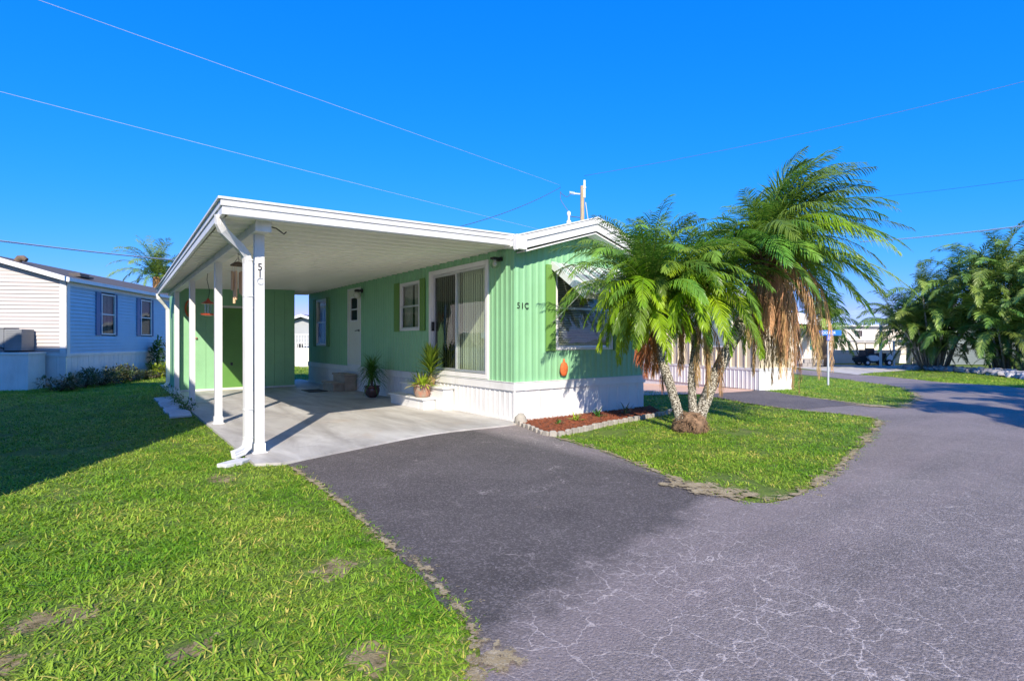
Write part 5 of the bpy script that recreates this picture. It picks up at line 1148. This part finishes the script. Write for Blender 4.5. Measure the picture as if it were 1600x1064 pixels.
# ================================================================ UTILITY POLE AND WIRES
up = empty('utility_pole', (11.81, 10.52, g(11.81,10.52)-.03), label='wooden utility pole with white insulators behind the roof', cat='utility pole')
MB().tube([(0,0,0),(0,0,8.75)], [.13,.09], 12).build('pole', M['wood'], up, smooth=40)
cw = FWD; 
def cu(r, f_, z): v = RGT*r + FWD*f_; return (v.x, v.y, z)
MB().tube([cu(.09,-.05,8.2),cu(.09,-.05,9.0)], .05, 8).tube([cu(.09,-.05,8.62),cu(.09,-.05,8.70)], .075, 10).build('pole_top_pin', M['sign_white'], up)
b = MB()
b.tube([cu(-.1,0,8.38),cu(-.35,0,8.40)], .03, 8)
for k in range(5): b.tube([cu(-.36-.05*k,0,8.40+.01*k),cu(-.38-.05*k,0,8.40+.01*k)], .07, 10)
b.build('insulator', M['sign_white'], up)
b = MB(); b.tube(smooth3([cu(-.5,0,8.45),cu(-.7,0,8.25),cu(-.95,0,8.40),cu(-1.0,0,8.5)], 12), .014, 6); b.tube(smooth3([cu(-1.0,0,8.5),cu(-.98,0,8.1),cu(-.65,0,7.6)], 12), .014, 6); b.tube([cu(-.1,0,7.3),cu(-.55,0,7.35)], .02, 6); b.build('jumper_wire', M['wire_dark'], up)
b = MB(); b.lathe([(.02,0),(.06,.04),(.11,.14),(.11,.26),(.05,.34),(.045,.5),(.09,.58),(.09,.68),(.03,.74)], 14, cu(-.62,0,6.85)); b.build('surge_arrester', M['sign_white'], up, smooth=40)
MB().tube([cu(.15,0,8.0),cu(.55,0,5.2)], .025, 6).build('guy_wire', M['wire'], up)
def wire(a, b_, sag, r, m, label):
    a = Vector(a); b_ = Vector(b_); pts = []
    for k in range(41): t = k/40; p = a.lerp(b_, t); p.z -= sag*4*t*(1-t); pts.append(p)
    o = MB(); o.v = []; o.tube([p - a for p in pts], r, 6); ob_ = o.build('power_line', m, None, smooth=True, label=label, cat='power line'); ob_.location = a
def WP(px_, py_, d): a = (px_-800)/849; p = CAM + (FWD + RGT*a)*d; p.z = 1.4 + (533-py_)/849*d; return p
wire(WP(-60,-42,8.5), WP(876,290,25), -.0, .005, M['wire'], 'thin pale line from the top left corner to the pole')
wire(WP(-60,128,12), WP(905,374,30), .05, .006, M['wire'], 'thin pale line crossing above the carport roof')
wire(WP(876,293,25), WP(716,355,17), .15, .012, M['wire_dark'], 'dark line running from the pole down to the green home')
wire(WP(-60,369,13), WP(330,411,26), .06, .025, M['wire'], 'thick pale twisted cable above the blue house')
wire(WP(913,275,25), WP(1700,102,20), .25, .008, M['wire_dark'], 'faint line from the pole to the upper right')
wire(WP(1345,378,46), WP(1680,343,24), .12, .04, M['sign_white'], 'thick white cable above the areca palms')
wire(WP(1330,312,46), WP(1680,270,28), .1, .010, M['wire_dark'], 'faint thin line above the thick white cable')

# ================================================================ GRASS (instanced tufts)
tc_ = bpy.data.collections.new('tufts')
def tuft(nb_, L, wd, lie, seed, m):
    rr = random.Random(seed); b = MB()
    for k in range(nb_):
        a = rr.uniform(0,6.28); el = rr.uniform(*lie); x, y = rr.gauss(0,.022), rr.gauss(0,.022)
        ribbon(b, (x, y, -.008), (math.cos(a)*math.cos(el), math.sin(a)*math.cos(el), math.sin(el)), L*rr.uniform(.6,1.25), wd*rr.uniform(.7,1.2), rr.uniform(.4,1.5), 3)
    me = bpy.data.meshes.new('tuft'); me.from_pydata(b.v, [], b.f); me.materials.append(m); o = bpy.data.objects.new('tuft', me); tc_.objects.link(o)
for k in range(5): tuft(13, .044, .0068, (.15,1.15), 70+k, M['grass'])
tuft(9, .10, .009, (.2,.8), 80, M['grass']); tuft(9, .055, .006, (.0,.6), 81, M['straw'])
import array
def in_view(x, y, mg=1.12):
    dx, dy = x-CAM.x, y-CAM.y; d = .597*dx+.802*dy; l = .802*dx-.597*dy
    return d > 1.6 and abs(l) < (.942*d)*mg + .3, d
leftp = [(-4.37,9.8),(-4.37,-.86),(-4.05,-1.02)] + smooth_line(driveL[:10], .15) + [(-6.5,-6.9),(-12,-7.5),(-16,-7.6),(-16,14),(-9,18),(-3.2,24),(-4.12,14),(-4.12,9.9)]
Bp = smooth_line(lawnBedge[1:], .15) + [(6.2,3.0),(4.0,1.0),(3.6,-.3),(3.1,-.95),(1.1,-1.24),(-.36,-1.48)]
Cp = smooth_line(lawnCedge[:9], .2) + [(28.5,11),(26,14),(16,8),(12,3.2),(11.0,.6)]
Gp = [(-1.0,12.3),(0,12.3),(4.5,21.5),(2.5,24.5),(-2,16)]
Rp = [(17.9,-3.4),(28.4,2.6),(30.6,6.2),(33,6.5),(40,6.2),(37,1.4),(27,-5)]
def dens(d): return 1500 if d < 4.5 else 1000 if d < 7 else 520 if d < 11 else 230 if d < 18 else 90 if d < 30 else 28
def sclf(d): return 1.0 if d < 7 else 1.0+(d-7)*.055
pts = []; scl = []; kind = []
rr = random.Random(99)
def scatter(poly, n_bias=0.0, k_=1.0):
    xs_ = [p[0] for p in poly]; ys_ = [p[1] for p in poly]; x = math.floor(min(xs_))
    cell = .5; nxn = int((max(xs_)-min(xs_))/cell)+1; nyn = int((max(ys_)-min(ys_))/cell)+1
    for i in range(nxn):
        for j in range(nyn):
            X0 = min(xs_)+i*cell; Y0 = min(ys_)+j*cell; ok, d = in_view(X0+.25, Y0+.25)
            if not ok: continue
            nn = dens(d)*cell*cell*k_; nn = int(nn)+(rr.random() < nn-int(nn))
            for _ in range(nn):
                x, y = X0+rr.random()*cell, Y0+rr.random()*cell
                if not inside(x + rr.gauss(0,.045), y + rr.gauss(0,.045), poly): continue
                bare = noise.noise((x*.9, y*.9, 3)) + .5*noise.noise((x*3.1, y*3.1, 5)) + .25*noise.noise((x*9, y*9, 1))
                if bare > .47 and rr.random() < min(.93, (bare-.40)*4): continue
                if math.hypot(x-1.72, y+2.38) < .26: continue
                bb = min([math.hypot(x-q[0], y-q[1])/q[2] for q in BARE] or [9])
                if bb < 1.4 and rr.random() < .62*(1.4-bb)+.05: continue
                if bb < 1.8: bare = max(bare, .36)
                pts.append((x, y, g(x,y)-.033)); scl.append(sclf(d)*rr.uniform(.7,1.25)*(1.0 + .25*noise.noise((x*.6,y*.6,8)))); kind.append(6 if (rr.random() < (.025 + 1.3*max(0, bare-.18))) else 5 if rr.random() < .16 else rr.randrange(5))
scatter(leftp); scatter(Bp, k_=1.1); scatter(Cp); scatter(Gp); scatter(Rp)
for line_, n_ in ((driveL[:9], 260), (lawnBedge[1:14], 520), (lawnCedge[1:8], 400)):
    L_ = smooth_line(line_, .05)
    for _ in range(n_):
        p_ = rr.choice(L_); x, y = p_[0]+rr.gauss(0,.06), p_[1]+rr.gauss(0,.06); pts.append((x, y, g(x,y)-.022)); scl.append(rr.uniform(.4,.9)); kind.append(6 if rr.random() < .6 else rr.randrange(5))
print('tufts', len(pts))
me = bpy.data.meshes.new('lawn_grass'); me.from_pydata(pts, [], [])
at = me.attributes.new('sc', 'FLOAT', 'POINT'); at.data.foreach_set('value', array.array('f', scl))
at = me.attributes.new('kd', 'INT', 'POINT'); at.data.foreach_set('value', array.array('i', kind))
go = link('lawn_grass', me, M['grass'], label='short yellow-green lawn grass around the home and street', cat='grass', kind='stuff')
ng = bpy.data.node_groups.new('grass_scatter', 'GeometryNodeTree')
ng.interface.new_socket('Geometry', in_out='INPUT', socket_type='NodeSocketGeometry'); ng.interface.new_socket('Geometry', in_out='OUTPUT', socket_type='NodeSocketGeometry')
N = ng.nodes; Lk = ng.links; gi = N.new('NodeGroupInput'); gout = N.new('NodeGroupOutput')
ip = N.new('GeometryNodeInstanceOnPoints'); ci = N.new('GeometryNodeCollectionInfo'); ci.inputs['Collection'].default_value = tc_; ci.inputs['Separate Children'].default_value = True; ci.inputs['Reset Children'].default_value = True
Lk.new(gi.outputs[0], ip.inputs['Points']); Lk.new(ci.outputs[0], ip.inputs['Instance']); ip.inputs['Pick Instance'].default_value = True
na = N.new('GeometryNodeInputNamedAttribute'); na.data_type = 'INT'; na.inputs[0].default_value = 'kd'; Lk.new(na.outputs['Attribute'], ip.inputs['Instance Index'])
nb2 = N.new('GeometryNodeInputNamedAttribute'); nb2.data_type = 'FLOAT'; nb2.inputs[0].default_value = 'sc'; Lk.new(nb2.outputs['Attribute'], ip.inputs['Scale'])
rv = N.new('FunctionNodeRandomValue'); rv.data_type = 'FLOAT_VECTOR'; rv.inputs[0].default_value = (-.15,-.15,0); rv.inputs[1].default_value = (.15,.15,6.283); Lk.new(rv.outputs[0], ip.inputs['Rotation'])
Lk.new(ip.outputs[0], gout.inputs[0])
md = go.modifiers.new('scatter', 'NODES'); md.node_group = ng
